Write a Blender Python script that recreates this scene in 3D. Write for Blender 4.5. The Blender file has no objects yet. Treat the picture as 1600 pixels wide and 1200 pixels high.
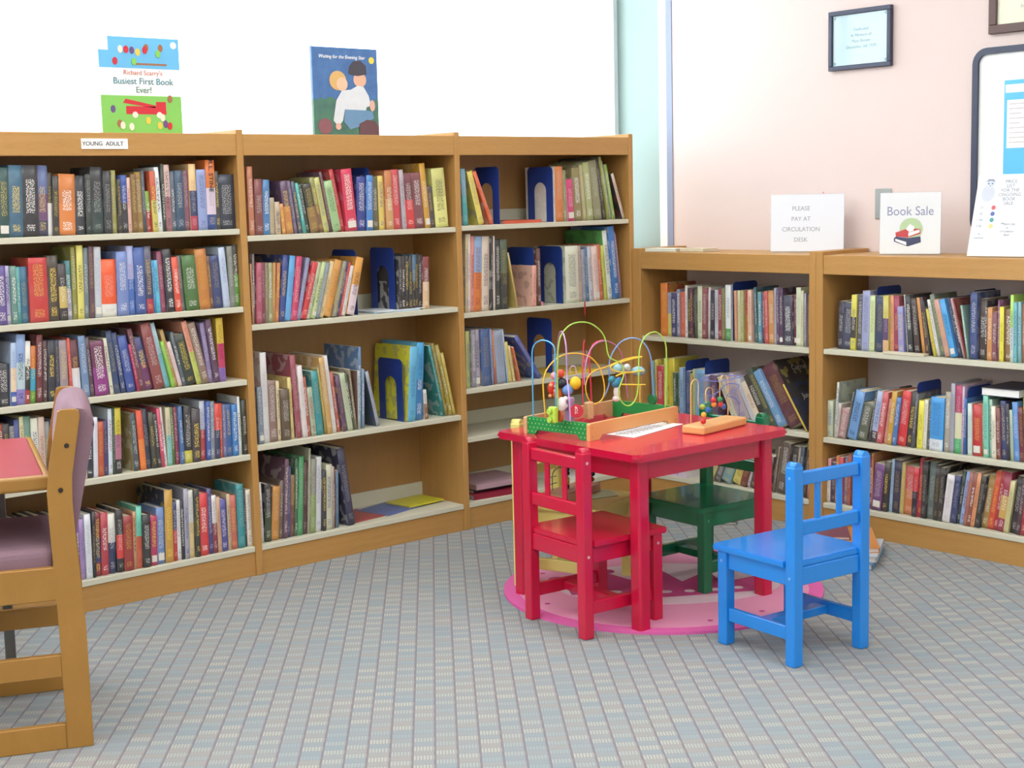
import bpy, bmesh, math, random
import numpy as np
from mathutils import Vector, Matrix
C = bpy.context.scene.collection
S = bpy.context.scene
# ---------------------------------------------------------------- camera, world, exposure
FPX = 2274.4835
PIT, ROLL, YAW = math.radians(7.44525), math.radians(-1.41009), math.radians(40.87378)
CAM = np.array([-2.54882, -4.30138, 1.28955])
_cy, _sy, _cp, _sp = math.cos(YAW), math.sin(YAW), math.cos(PIT), math.sin(PIT)
FW = np.array([_sy*_cp, _cy*_cp, -_sp]); _rt = np.array([_cy, -_sy, 0.0]); _up = np.cross(_rt, FW)
RT = math.cos(ROLL)*_rt + math.sin(ROLL)*_up; UP = -math.sin(ROLL)*_rt + math.cos(ROLL)*_up
cd = bpy.data.cameras.new('camera'); cam = bpy.data.objects.new('camera', cd); C.objects.link(cam)
cd.sensor_width = 36; cd.lens = FPX*36/1600; cd.clip_start = .05
M = Matrix.Identity(4)
for i in range(3):
    M[i][0] = RT[i]; M[i][1] = UP[i]; M[i][2] = -FW[i]; M[i][3] = CAM[i]
cam.matrix_world = M; S.camera = cam
S.view_settings.view_transform = 'Standard'; S.view_settings.look = 'None'
S.view_settings.exposure = 0.0; S.view_settings.gamma = 1; S.view_settings.use_curve_mapping = False
w = bpy.data.worlds.new('sky'); S.world = w; w.use_nodes = True
bg = w.node_tree.nodes['Background']; bg.inputs[0].default_value = (.86, .95, 1, 1); bg.inputs[1].default_value = 9.0
FILL_STRENGTH = 8.6        # added fill panels on the unseen ceiling
# ---------------------------------------------------------------- pixel <-> room helpers
def ray(px, py):
    v = FW*FPX + RT*(px-800) + UP*(600-py); return v/np.linalg.norm(v)
def hz(px, py, z):
    v = ray(px, py); return CAM + v*((z-CAM[2])/v[2])
def hpl(px, py, P, n):
    v = ray(px, py); P = np.array(P, float); n = np.array(n, float); return CAM + v*((P-CAM)@n/(v@n))
def along(px, O, u):        # s so that O+u*s is seen in image column px
    O = np.array(O, float)-CAM; u = np.array(u, float); k = (px-800)/FPX
    return -(O@RT-k*(O@FW))/(u@RT-k*(u@FW))
# ---------------------------------------------------------------- materials
def lin(c):
    return c/12.92 if c <= .04045 else ((c+.055)/1.055)**2.4
def hexc(h):
    h = h.lstrip('#'); return tuple(lin(int(h[i:i+2], 16)/255) for i in (0, 2, 4))
MATS = {}
class NT:
    def __init__(s, name):
        s.m = bpy.data.materials.new(name); s.m.use_nodes = True; s.t = s.m.node_tree
        s.b = s.t.nodes['Principled BSDF']
    def n(s, typ, **kw):
        nd = s.t.nodes.new(typ)
        for k, v in kw.items(): setattr(nd, k, v)
        return nd
    def l(s, a, b): s.t.links.new(a, b)
    def math(s, op, a, b=None, c=None):
        nd = s.n('ShaderNodeMath', operation=op)
        for i, v in enumerate((a, b, c)):
            if v is None: continue
            if isinstance(v, (int, float)): nd.inputs[i].default_value = v
            else: s.l(v, nd.inputs[i])
        return nd.outputs[0]
    def mix(s, f, a, b):
        nd = s.n('ShaderNodeMix', data_type='RGBA')
        for i, v in ((0, f), (6, a), (7, b)):
            if isinstance(v, (int, float)): nd.inputs[i].default_value = v
            elif isinstance(v, tuple): nd.inputs[i].default_value = (*v, 1) if len(v) == 3 else v
            else: s.l(v, nd.inputs[i])
        return nd.outputs[2]
    def noise(s, vec, scale, detail=2, rough=.5):
        nd = s.n('ShaderNodeTexNoise'); nd.inputs['Scale'].default_value = scale
        nd.inputs['Detail'].default_value = detail; nd.inputs['Roughness'].default_value = rough
        if vec is not None: s.l(vec, nd.inputs['Vector'])
        return nd.outputs['Fac']
    def objco(s): return s.n('ShaderNodeTexCoord').outputs['Object']
    def scale(s, vec, sc):
        nd = s.n('ShaderNodeMapping'); nd.inputs['Scale'].default_value = sc; s.l(vec, nd.inputs['Vector']); return nd.outputs[0]
    def bump(s, h, strength=.2, dist=.002):
        nd = s.n('ShaderNodeBump'); nd.inputs['Strength'].default_value = strength; nd.inputs['Distance'].default_value = dist
        s.l(h, nd.inputs['Height']); s.l(nd.outputs[0], s.b.inputs['Normal'])
def plain(name, col, rough=.5, metal=0, var=.06, scale=9, bump=0, spec=.5, coat=0):
    if name in MATS: return MATS[name]
    t = NT(name); c = hexc(col) if isinstance(col, str) else col
    f = t.noise(t.objco(), scale, 3)
    t.l(t.mix(f, tuple(v*(1-var) for v in c), tuple(min(1, v*(1+var)) for v in c)), t.b.inputs['Base Color'])
    t.b.inputs['Roughness'].default_value = rough; t.b.inputs['Metallic'].default_value = metal
    t.b.inputs['Specular IOR Level'].default_value = spec; t.b.inputs['Coat Weight'].default_value = coat
    if bump: t.bump(t.noise(t.objco(), 220, 2), bump, .001)
    MATS[name] = t.m; return t.m
def oak(name, sc, base='c2965a', dark='b28344', rough=.42):
    if name in MATS: return MATS[name]
    t = NT(name); o = t.objco()
    g = t.noise(t.scale(o, sc), 3.0, 5, .6)
    g2 = t.noise(t.scale(o, tuple(v*5 for v in sc)), 4.0, 3, .6)
    wv = t.n('ShaderNodeTexWave', wave_type='RINGS'); wv.inputs['Scale'].default_value = .55
    wv.inputs['Distortion'].default_value = 7; wv.inputs['Detail'].default_value = 2; t.l(t.scale(o, tuple(v*.8 for v in sc)), wv.inputs['Vector'])
    a = t.mix(g, hexc(dark), hexc(base)); b = t.mix(t.math('MULTIPLY', wv.outputs['Fac'], .28), a, hexc(dark))
    c = t.mix(t.math('MULTIPLY', t.math('GREATER_THAN', g2, .58), .22), b, hexc('97703f'))
    t.l(c, t.b.inputs['Base Color']); t.b.inputs['Roughness'].default_value = rough
    MATS[name] = t.m; return t.m
OAKX = oak('oak_grain_x', (1.2, 22, 22)); OAKY = oak('oak_grain_y', (22, 1.2, 22)); OAKZ = oak('oak_grain_z', (22, 22, 1.2))
BACKP = oak('oak_back_panel', (14, 14, 1.0), 'b48c5a', 'a07a4a')
CHAIRW = oak('golden_oak_chair', (6, 6, 2.5), 'ac7f3b', '9a6d2c', .35)
SHELFM = plain('beige_shelf_steel', 'cfcdb9', .4, 0, .03)
PINK = plain('pink_wall_paint', 'dfcdc8', .75, 0, .02, 3, .05)
WHITEW = plain('white_wall_paint', 'e8e6de', .8, 0, .02, 3)
def carpet():
    t = NT('woven_carpet'); o = t.objco(); sx = t.n('ShaderNodeSeparateXYZ'); t.l(o, sx.inputs[0]); x, y = sx.outputs[0], sx.outputs[1]
    p = t.math('SUBTRACT', t.math('MULTIPLY', x, .789), t.math('MULTIPLY', y, .614)); q = t.math('ADD', t.math('MULTIPLY', x, .614), t.math('MULTIPLY', y, .789))
    pc = t.math('DIVIDE', t.math('SUBTRACT', p, .5994), .0527)
    col = t.math('FLOOR', pc); pf = t.math('FRACT', pc)
    par = t.math('MODULO', t.math('ABSOLUTE', col), 2.0)
    qc = t.math('ADD', t.math('DIVIDE', q, .056), t.math('MULTIPLY', par, .5)); qf = t.math('FRACT', qc)
    line = t.math('LESS_THAN', t.math('ABSOLUTE', t.math('SUBTRACT', pf, .5)), .445)      # 1 inside, 0 on the line
    line = t.math('SUBTRACT', 1.0, line)
    rowl = t.math('LESS_THAN', t.math('FRACT', t.math('MULTIPLY', qc, 2.0)), .13)
    strp = t.math('MULTIPLY', t.math('GREATER_THAN', qf, .5), t.math('GREATER_THAN', t.math('FRACT', t.math('MULTIPLY', pf, 7.0)), .5))
    cell = t.n('ShaderNodeTexWhiteNoise', noise_dimensions='2D'); cb = t.n('ShaderNodeCombineXYZ')
    t.l(col, cb.inputs[0]); t.l(t.math('FLOOR', t.math('MULTIPLY', qc, 2.0)), cb.inputs[1]); t.l(cb.outputs[0], cell.inputs['Vector'])
    base = t.mix(cell.outputs['Value'], hexc('8a9fa9'), hexc('a3a19c'))
    big = t.noise(o, 2.2, 2); base = t.mix(t.math('MULTIPLY', big, .45), base, hexc('b09c98'))
    base = t.mix(t.math('MULTIPLY', strp, t.math('MULTIPLY_ADD', cell.outputs['Value'], .45, .12)), base, hexc('cfd0c4'))
    base = t.mix(t.math('MULTIPLY', rowl, .28), base, hexc('7c8088'))
    base = t.mix(t.math('MULTIPLY', line, .7), base, hexc('7d6872'))
    fib = t.noise(o, 420, 2, .7); base = t.mix(t.math('MULTIPLY', fib, .55), base, hexc('6f7a7c'))
    t.l(base, t.b.inputs['Base Color']); t.b.inputs['Roughness'].default_value = .95; t.b.inputs['Specular IOR Level'].default_value = .15
    t.bump(fib, .5, .003); return t.m
def fabric(name, c1, c2):
    t = NT(name); o = t.objco(); f = t.noise(o, 260, 2, .8); g = t.noise(o, 14, 2)
    a = t.mix(f, hexc(c1), hexc(c2)); t.l(t.mix(t.math('MULTIPLY', g, .3), a, hexc(c2)), t.b.inputs['Base Color'])
    t.b.inputs['Roughness'].default_value = .95; t.bump(f, .4, .002); MATS[name] = t.m; return t.m
def bookmat(name, rough, gscale, thr=.5):
    t = NT(name)
    col = t.n('ShaderNodeAttribute', attribute_name='col'); ttl = t.n('ShaderNodeAttribute', attribute_name='ttl')
    uv = t.n('ShaderNodeUVMap', uv_map='metric').outputs[0]; nn = t.n('ShaderNodeUVMap', uv_map='norm').outputs[0]
    gl = t.math('GREATER_THAN', t.noise(t.scale(uv, (gscale*1.1, gscale, 1)), 1.0, 1, .4), thr)
    s = t.n('ShaderNodeSeparateXYZ'); t.l(nn, s.inputs[0])
    inside = t.math('LESS_THAN', t.math('ABSOLUTE', t.math('SUBTRACT', s.outputs[0], .5)), .27)
    f = t.math('MULTIPLY', t.math('MULTIPLY', gl, inside), ttl.outputs['Alpha'])
    wear = t.noise(t.scale(uv, (30, 30, 1)), 1.0, 3)
    c = t.mix(t.math('MULTIPLY', wear, .16), col.outputs['Color'], (.5, .48, .45))
    t.l(t.mix(f, c, ttl.outputs['Color']), t.b.inputs['Base Color']); t.b.inputs['Roughness'].default_value = rough
    MATS[name] = t.m; return t.m
BOOKC = bookmat('printed_book_cloth', .38, 330, .53)
PICC = bookmat('printed_picture_cover', .3, 75, .55)
PAGES = plain('paper_page_edges', 'e2d9bf', .85, 0, .1, 60)
WHITE = plain('white_paper', 'f4f4f2', .7, 0, .01)
BLUEM = plain('blue_enamel_steel', '23408f', .35, 0, .05)
# ---------------------------------------------------------------- mesh helpers
def new(): return bmesh.new()
def bx(bm, x0, x1, y0, y1, z0, z1, bev=0, mat=None, mi=0, seg=1):
    vs = [bm.verts.new((x, y, z)) for z in (z0, z1) for y in (y0, y1) for x in (x0, x1)]
    if mat is not None:
        for v in vs: v.co = mat @ v.co
    fs = [bm.faces.new([vs[i] for i in q]) for q in ((0, 2, 3, 1), (4, 5, 7, 6), (0, 1, 5, 4), (2, 6, 7, 3), (0, 4, 6, 2), (1, 3, 7, 5))]
    for f in fs: f.material_index = mi
    if bev:
        es = list({e for f in fs for e in f.edges})
        r = bmesh.ops.bevel(bm, geom=es, offset=bev, segments=seg, affect='EDGES', profile=.5)
        for f in r['faces']: f.material_index = mi
    return bm
def prism(bm, pts, d0, d1, axis='y', mat=None, bev=0):   # pts polygon in the plane across axis
    def P(a, b, d):
        v = Vector({'y': (a, d, b), 'x': (d, a, b), 'z': (a, b, d)}[axis]); return mat @ v if mat is not None else v
    A = [bm.verts.new(P(a, b, d0)) for a, b in pts]; B = [bm.verts.new(P(a, b, d1)) for a, b in pts]
    fs = [bm.faces.new(A), bm.faces.new(B[::-1])]
    n = len(pts)
    for i in range(n): fs.append(bm.faces.new((A[i], B[i], B[(i+1) % n], A[(i+1) % n])))
    if bev: bmesh.ops.bevel(bm, geom=list({e for f in fs[:2] for e in f.edges}), offset=bev, segments=2, affect='EDGES')
    return bm
def disc_pts(cx, cy, r, n=24, a0=0, a1=2*math.pi, ry=None):
    ry = ry or r; full = abs(a1-a0-2*math.pi) < 1e-6
    return [(cx+r*math.cos(a0+(a1-a0)*i/(n if full else n-1)), cy+ry*math.sin(a0+(a1-a0)*i/(n if full else n-1))) for i in range(n)]
def cat(P, k=6):
    P = [Vector(p) for p in P]; Q = [P[0]]+P+[P[-1]]; out = []
    for i in range(1, len(Q)-2):
        a, b, c, d = Q[i-1:i+3]
        for j in range(k):
            t = j/k; out.append(.5*((2*b)+(c-a)*t+(2*a-5*b+4*c-d)*t*t+(3*b-a-3*c+d)*t**3))
    out.append(P[-1]); return out
def tube(bm, P, r, n=8, smooth=True, k=6):
    P = cat(P, k) if smooth else [Vector(p) for p in P]
    N = None; rings = []
    for i, p in enumerate(P):
        T = (P[min(i+1, len(P)-1)]-P[max(i-1, 0)]).normalized()
        if N is None: N = T.orthogonal().normalized()
        N = (N-T*N.dot(T)).normalized(); B = T.cross(N)
        rings.append([bm.verts.new(p+(N*math.cos(a)+B*math.sin(a))*r) for a in [2*math.pi*j/n for j in range(n)]])
    for a, b in zip(rings, rings[1:]):
        for j in range(n): bm.faces.new((a[j], a[(j+1) % n], b[(j+1) % n], b[j])).smooth = True
    bm.faces.new(rings[0][::-1]); bm.faces.new(rings[-1]); return bm
def ball(bm, c, r, sz=(1, 1, 1)):
    g = bmesh.ops.create_uvsphere(bm, u_segments=16, v_segments=10, radius=r)
    for v in g['verts']: v.co = Vector((v.co.x*sz[0], v.co.y*sz[1], v.co.z*sz[2]))+Vector(c)
    for f in bm.faces: f.smooth = True
    return bm
def cyl(bm, a, b, r, n=20, r2=None):
    a, b = Vector(a), Vector(b); T = (b-a).normalized(); N = T.orthogonal().normalized(); B = T.cross(N); r2 = r if r2 is None else r2
    A = [bm.verts.new(a+(N*math.cos(2*math.pi*i/n)+B*math.sin(2*math.pi*i/n))*r) for i in range(n)]
    D = [bm.verts.new(b+(N*math.cos(2*math.pi*i/n)+B*math.sin(2*math.pi*i/n))*r2) for i in range(n)]
    bm.faces.new(A[::-1]); bm.faces.new(D)
    for i in range(n): bm.faces.new((A[i], A[(i+1) % n], D[(i+1) % n], D[i])).smooth = True
    return bm
def obj(name, bm, mat, parent=None, label=None):
    me = bpy.data.meshes.new(name); bmesh.ops.recalc_face_normals(bm, faces=bm.faces); bm.to_mesh(me); bm.free()
    for m in (mat if isinstance(mat, (list, tuple)) else [mat]): me.materials.append(m)
    o = bpy.data.objects.new(name, me); C.objects.link(o)
    if parent is not None: o.parent = parent
    if label: o['label'] = label
    return o
def thing(name, label, cat_, loc=(0, 0, 0), rz=0, group=None):
    o = bpy.data.objects.new(name, None); C.objects.link(o); o.empty_display_size = .1
    o.location = loc; o.rotation_euler = (0, 0, rz); o['label'] = label; o['category'] = cat_
    if group: o['group'] = group
    return o
def tag(o, label, cat_, group=None):
    o['label'] = label; o['category'] = cat_
    if group: o['group'] = group
    return o
def struct(name, bm, mat, parent=None):
    o = obj(name, bm, mat, parent)
    if parent is None: o['kind'] = 'structure'
    return o
def text(name, body, size, mat, parent, mw, align='CENTER', ext=.0006, sp=1.0, shear=0, xs=1.0):
    cu = bpy.data.curves.new(name, 'FONT'); cu.body = body; cu.size = size; cu.align_x = align; cu.align_y = 'CENTER'
    cu.extrude = ext; cu.space_line = sp; cu.shear = shear; cu.resolution_u = 3
    t = bpy.data.objects.new('tmp', cu); C.objects.link(t); dg = bpy.context.evaluated_depsgraph_get(); dg.update()
    me = bpy.data.meshes.new_from_object(t.evaluated_get(dg)); bpy.data.objects.remove(t)
    me.materials.clear(); me.materials.append(mat); me.transform(mw @ Matrix.Diagonal((xs, 1, 1, 1)))
    o = bpy.data.objects.new(name, me); C.objects.link(o); o.parent = parent; return o
def frame_m(O, ex, ez):          # local x along ex, local y along ez (the up of a standing sheet), local z outwards
    ex = Vector(ex).normalized(); ez = Vector(ez).normalized(); n = ex.cross(ez).normalized(); ez = n.cross(ex)
    m = Matrix.Identity(4)
    for i in range(3): m[i][0] = ex[i]; m[i][1] = ez[i]; m[i][2] = n[i]; m[i][3] = O[i]
    return m
def quadm(bm, pts, mi=0):
    f = bm.faces.new([bm.verts.new(p) for p in pts]); f.material_index = mi; return f
# ---------------------------------------------------------------- the room
X3 = 1.8583; XW = 2.148; YW = .31
H_C = 2.75
struct('floor', bx(new(), -6, XW+.1, -7.5, YW+.1, -.08, 0), carpet())
struct('ceiling', bx(new(), -6, XW+.1, -7.5, YW+.1, H_C, H_C+.1), WHITEW)
struct('wall_right', bx(new(), XW, XW+.12, -7.5, .055, 0, H_C), PINK)
b = new(); bx(b, -6, XW+.12, YW, YW+.15, 0, .9); bx(b, -6, XW+.12, YW, YW+.15, 2.6, H_C); struct('wall_back', b, WHITEW)
struct('wall_left', bx(new(), -6.12, -6, -7.5, YW+.15, 0, H_C), WHITEW)
struct('wall_front', bx(new(), -6.12, XW+.12, -7.62, -7.5, 0, H_C), WHITEW)
TEAL = plain('pale_mint_paint', '9aafab', .6, 0, .02); TRW = plain('white_trim_paint', 'f6f6f4', .5, 0, .01); TRG = plain('grey_corner_metal', '868ea6', .45, .2, .02)
struct('trim_1', bx(new(), XW-.004, XW+.12, .028, .062, 0, H_C), TRG)
struct('trim_2', bx(new(), XW, XW+.12, .062, .108, 0, H_C), TRW)
b = new(); bx(b, XW, XW+.12, .108, YW+.15, 0, H_C); struct('wall_return', b, TEAL)
# window: frame, panes, curtain
wf = thing('window_1', 'tall aluminium window behind the shelves', 'window', (0, YW+.06, 0)); wf['kind'] = 'structure'
b = new(); xs = [-5.9, -4.3, -2.7, -1.1, .5, XW-.04]
for x in xs: bx(b, x-.025, x+.025, -.03, .03, .9, 2.6)
bx(b, -6, XW, -.03, .03, .9, .95); bx(b, -6, XW, -.03, .03, 2.55, 2.6)
obj('window_frame', b, plain('anodised_window_frame', 'd8dde0', .4, .3, .02), wf)
t = NT('window_glass'); tr = t.n('ShaderNodeBsdfTransparent'); gl = t.n('ShaderNodeBsdfGlossy'); gl.inputs['Roughness'].default_value = .02
mx = t.n('ShaderNodeMixShader'); mx.inputs[0].default_value = .05; t.l(tr.outputs[0], mx.inputs[1]); t.l(gl.outputs[0], mx.inputs[2])
t.l(mx.outputs[0], t.t.nodes['Material Output'].inputs[0]); GLASS = t.m
for i in range(len(xs)-1):
    obj('pane', bx(new(), xs[i]+.025, xs[i+1]-.025, -.003, .003, .95, 2.55), GLASS, wf)
t = NT('sheer_curtain_cloth'); tl = t.n('ShaderNodeBsdfTranslucent'); df = t.n('ShaderNodeBsdfDiffuse'); mx = t.n('ShaderNodeMixShader')
f = t.noise(t.scale(t.objco(), (60, 60, .6)), 1, 2); cc = t.mix(f, (.84, .86, .87), (.9, .91, .92)); t.l(cc, tl.inputs[0]); t.l(cc, df.inputs[0])
mx.inputs[0].default_value = .35; t.l(tl.outputs[0], mx.inputs[1]); t.l(df.outputs[0], mx.inputs[2]); t.l(mx.outputs[0], t.t.nodes['Material Output'].inputs[0]); CURT = t.m
b = new(); n = 900; rnd = random.Random(3); prev = None; x = -5.95
for i in range(n+1):
    x = -5.95+(XW-.06+5.95)*i/n; ph = x*2*math.pi/.105+1.6*math.sin(x*3.1); y = .328+.012*math.sin(ph)+.004*math.sin(x*23)
    a = [b.verts.new((x, y, z)) for z in (.93, 2.62)]
    if prev: b.faces.new((prev[0], a[0], a[1], prev[1])).smooth = True
    prev = a
cu = obj('sheer_curtain', b, CURT); tag(cu, 'white sheer curtain hanging in soft folds over the bright window', 'curtain')
cu.location = (0, 0, 0)
# the curtain rail
rl = thing('curtain_rail', 'white curtain rail above the sheer curtain', 'curtain rail', (0, .328, 2.63))
obj('rail', bx(new(), -6, XW-.02, -.015, .015, 0, .03), TRW, rl)
# fill panels added on the ceiling, out of view, to light the room
LM = NT('fill_light_diffuser'); em = LM.n('ShaderNodeEmission'); em.inputs[0].default_value = (1, .985, .965, 1); em.inputs[1].default_value = FILL_STRENGTH
LM.l(em.outputs[0], LM.t.nodes['Material Output'].inputs[0])
for i, x in enumerate((-4.6, -2.9, -1.2, .5)):
    for j, y in enumerate((-6.2, -4.4, -2.6, -.95)):
        L = thing('ceiling_fill_light', 'added fill light panel on the unseen ceiling', 'light', (x, y, H_C), 0, 'added ceiling fill lights')
        b = new(); bx(b, -.31, .31, -.61, -.58, -.03, 0); bx(b, -.31, .31, .58, .61, -.03, 0); bx(b, -.31, -.28, -.58, .58, -.03, 0); bx(b, .28, .31, -.58, .58, -.03, 0)
        obj('light_frame', b, TRW, L); obj('diffuser', bx(new(), -.28, .28, -.58, .58, -.02, -.012), LM.m, L)
# ---------------------------------------------------------------- bookcases
W = .93; T = .025; DEP = .288
BASE = .103; LEV = {'s1': (1.195, .933, .685, .426, BASE), 's2': (1.17, .868, .452, BASE), 's3': (1.173, .841, .548, .359, BASE),
                    'ra': (.684, .36, BASE), 'rb': (.687, .353, BASE)}
YA = -.047; YB1 = -.9187; YB2 = -.9813; YEND = -.9813-.905
def shelf(parent, x0, x1, z, dep, lip=True, kick=False):
    b = new(); bx(b, x0, x1, .004, dep, z-.019, z, .0015)
    if lip: bx(b, x0, x1, dep-.008, dep, z, z+.055)
    return obj('shelf', b, SHELFM, parent)
def bookcase(name, label, loc, rz, x0, x1, H, vb, levels, left=True, right=True, back=True, topx=None, tr=None, tl=None):
    t = thing(name, label, 'bookcase', loc, rz); tl = T if tl is None else tl; tr = tl if tr is None else tr
    if left: obj('side_panel', bx(new(), x0, x0+tl, 0, DEP, 0, H+.013, .002), OAKZ, t)
    if right: obj('side_panel', bx(new(), x1-tr, x1, 0, DEP, 0, H+.013, .002), OAKZ, t)
    a, c = (x0+tl if left else x0), (x1-tr if right else x1)
    G = OAKX
    if back: obj('back_panel', bx(new(), a, c, DEP-.012, DEP, .02, H-.02), BACKP, t)
    obj('valance', bx(new(), a, c, .003, .022, vb, H-.001, .0015), G, t)
    ta, tb = topx or (a, c)
    obj('top_board', bx(new(), ta, tb, .022, DEP, H-.022, H-.001, .0015), G, t)
    obj('kick_board', bx(new(), a, c, .008, .026, 0, BASE-.0195, .001), G, t)
    inner = DEP-.013 if back else DEP
    for z in levels: shelf(t, a+.001, c-.001, z, inner)
    return t
h = T/2
case1 = bookcase('tall_bookcase', 'tall oak bookcase at left with a YOUNG ADULT sign on its top rail', (0, 0, 0), 0, -W-h, h, 1.511, 1.438, LEV['s1'])
case2 = bookcase('tall_bookcase', 'middle tall oak bookcase, under the blue book showing two children', (0, 0, 0), 0, h, W+h, 1.511, 1.438, LEV['s2'], left=False)
case3 = bookcase('tall_bookcase', 'tall oak bookcase next to the room corner, half empty shelves', (0, 0, 0), 0, W+h, 2*W+h, 1.511, 1.438, LEV['s3'], left=False)
R90 = -math.pi/2
# right run: local x runs along -y, local y into the wall (+x)
TA = .0312
casea = bookcase('low_bookcase', 'low oak bookcase behind the red table, below the PLEASE PAY sign', (X3, 0, 0), R90, .0006, -YB1+TA, 1.037, .965, LEV['ra'], back=False, tl=.0464, tr=TA-.0003)
bx_ = new(); bx(bx_, -.26, .0004, .022, DEP, 1.015, 1.036); obj('corner_filler', bx_, OAKX, casea)
caseb = bookcase('low_bookcase', 'low oak bookcase at right behind the blue chair, below the Book Sale sign', (X3, 0, 0), R90, -YB2-TA+.0005, -YEND+TA, 1.037, .965, LEV['rb'], back=False, tl=TA)
# YOUNG ADULT strip
INK = plain('dark_ink', '3a3a40', .6, 0, .02)
lb = obj('shelf_sign', bx(new(), -.559, -.404, -.0002, .0028, 1.459, 1.491), WHITE, case1)
text('lettering', 'YOUNG  ADULT', .0185, INK, lb, frame_m((-.488, -.0006, 1.475), (1, 0, 0), (0, 0, 1)))
# ---------------------------------------------------------------- books
CR = {'C1': (0, 200, 4), 'C2': (0, 480, 4), 'C3': (0, 700, 4), 'C0': (0, 590, 4), 'C4': (370, 200, 4.316), 'C5': (370, 480, 4.316), 'C6': (370, 660, 4.316),
      'D1': (700, 200, 5), 'D2': (700, 420, 5), 'E1': (980, 380, 5), 'E2': (980, 560, 5), 'G1': (1270, 380, 4.84), 'G2': (1270, 560, 4.84), 'G3': (1270, 660, 4.84)}
# x of the spine's foot, x and y of its top, colours of the spine from top to foot [, c cover colour, T words, d depth, E bookend] ; a bare number ends a run
SH = {}
SH['s1', 0] = ('C1', .022, 'hardback', '''-270,-285,255,7a3038;-215,-230,270,2a3a58;-165,-180,250,c8b890;-120,-132,280,2a4a3a;-80,-92,245,5a3048;-40,-52,250,1f4a4a;35,20,235,2f5f7a;125,105,235,1c1f28/1c1f28;228,205,235,5a6a9a/6a4a70/3c3f5a;300,275,280,35322f/d8d8d8;332,310,300,2b2a28;372,357,290,c8742c/d88038;475,450,300,1e2430;540,520,290,24302f;578,560,245,1b2028/1f3a3a;655,640,270,262b33;705,685,265,9a9650;740,720,320,2b2a33;765,738,295,1f4aa0/2b2a33;805,780,310,d9b0a0;832,805,290,7a5a2a;865,835,275,97752e;905,880,265,4a5560;927,905,395,7aa03a/a04038;957,925,270,c05030/c9c060;992,960,245,dfe8ea;1022,1000,225,2e3a30;1042,1002,230,d9b8b0/a06a70;1080,1060,270,4a5a6a;1108,1085,265,2a4a66;1160,1135,265,7a4a60;1198,1175,225,e8c48a/2a3560/b03850;1242,1225,260,8c9ed0;1298,1285,200,d8702a/d8c8d8/2a4a8a,T1;1355,1340,270,3a3a35;1390,1375,290,1a2a40;1495''')
SH['s1', 1] = ('C1', .022, 'hardback', '''-190,-215,800,3a5a48;-150,-175,840,b8a880;-110,-132,820,28385a;-70,-90,850,8a3038;-30,-55,865,5a4a90;35,0,865,c8c0e0;72,45,865,5a8a80;110,85,870,4a9a9a;135,108,870,2a6a8a;190,165,815,c03030;305,275,800,3a3028;375,345,850,2a2428/c8b060/2a2428;425,405,830,3a7a80/9a9aa8;462,440,745,8a8a3a;490,475,735,d8d06a;530,520,750,6a7a80;562,550,740,5a3a48;595,585,745,c0c8d0;640,622,825,e8561e/e8561e/e0e0d8;735,700,775,6f86c0;805,770,740,a8b0dc/3a6ab8;850,808,750,3a5aa0;915,850,745,5a5a70/3a3a60/b03048;962,915,830,2a8ac0;980,940,830,5ac0e0;1010,960,775,8a3a5a;1045,1003,760,1f2430;1095,1050,810,d84a30;1135,1102,800,6a6a68;1165,1125,800,3a6a2a;1250,1215,760,c07a30;1320,1285,800,6a4a40;1345,1310,800,2a3a70;1400,1350,750,b8c8e0;1440,1412,740,7a8078;1475,1455,730,3a3a30/5aa040;1510''')
SH['s1', 2] = ('C2', .022, 'hardback', '''-130,-145,350,6a4a38;-90,-105,340,c8c0b0;-50,-68,370,4a5a70;-10,-20,360,2a2d38;65,62,225,a8c0e0/e8d0b0/3a5ab0;102,102,175,8aa8d8/b8d0d8/8a80c8;160,160,215,e0e0d8/2a2a28/a03030;193,195,245,c8702a/2a9ab8/5a9a3a;228,215,175,6a2028;268,255,210,40202a;298,275,210,1a2030;348,303,210,2a3050;375,315,215,9a8a90;430,345,205,c84a3a;455,385,215,5a2030/d8d8e0;510,415,195,6a88b0;560,470,200,4a3040;590,515,225,6a2050/8a2a80;680,568,215,d8d8c0;710,592,170,28406a;752,625,185,2a3f70;790,680,200,2a4a9a;850,748,250,b02a5a;872,755,150,6a3040;905,805,205,3a3a70/6a2a60;962,835,120,8a4040;1030,890,120,b0d0e0/7ac0c8;1070,975,225,8ac040;1095,990,150,b08a40;1120,1035,225,e0c8c8;1146,1062,160,50606a;1168,1085,180,1f3028;1230,1115,100,e09a80/b8c860;1265,1165,105,8a7060;1310,1250,100,8a7aa8;1340,1270,80,5a3a58;1375,1350,70,d8b830/c02a60/8a68b8;1418''')
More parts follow.
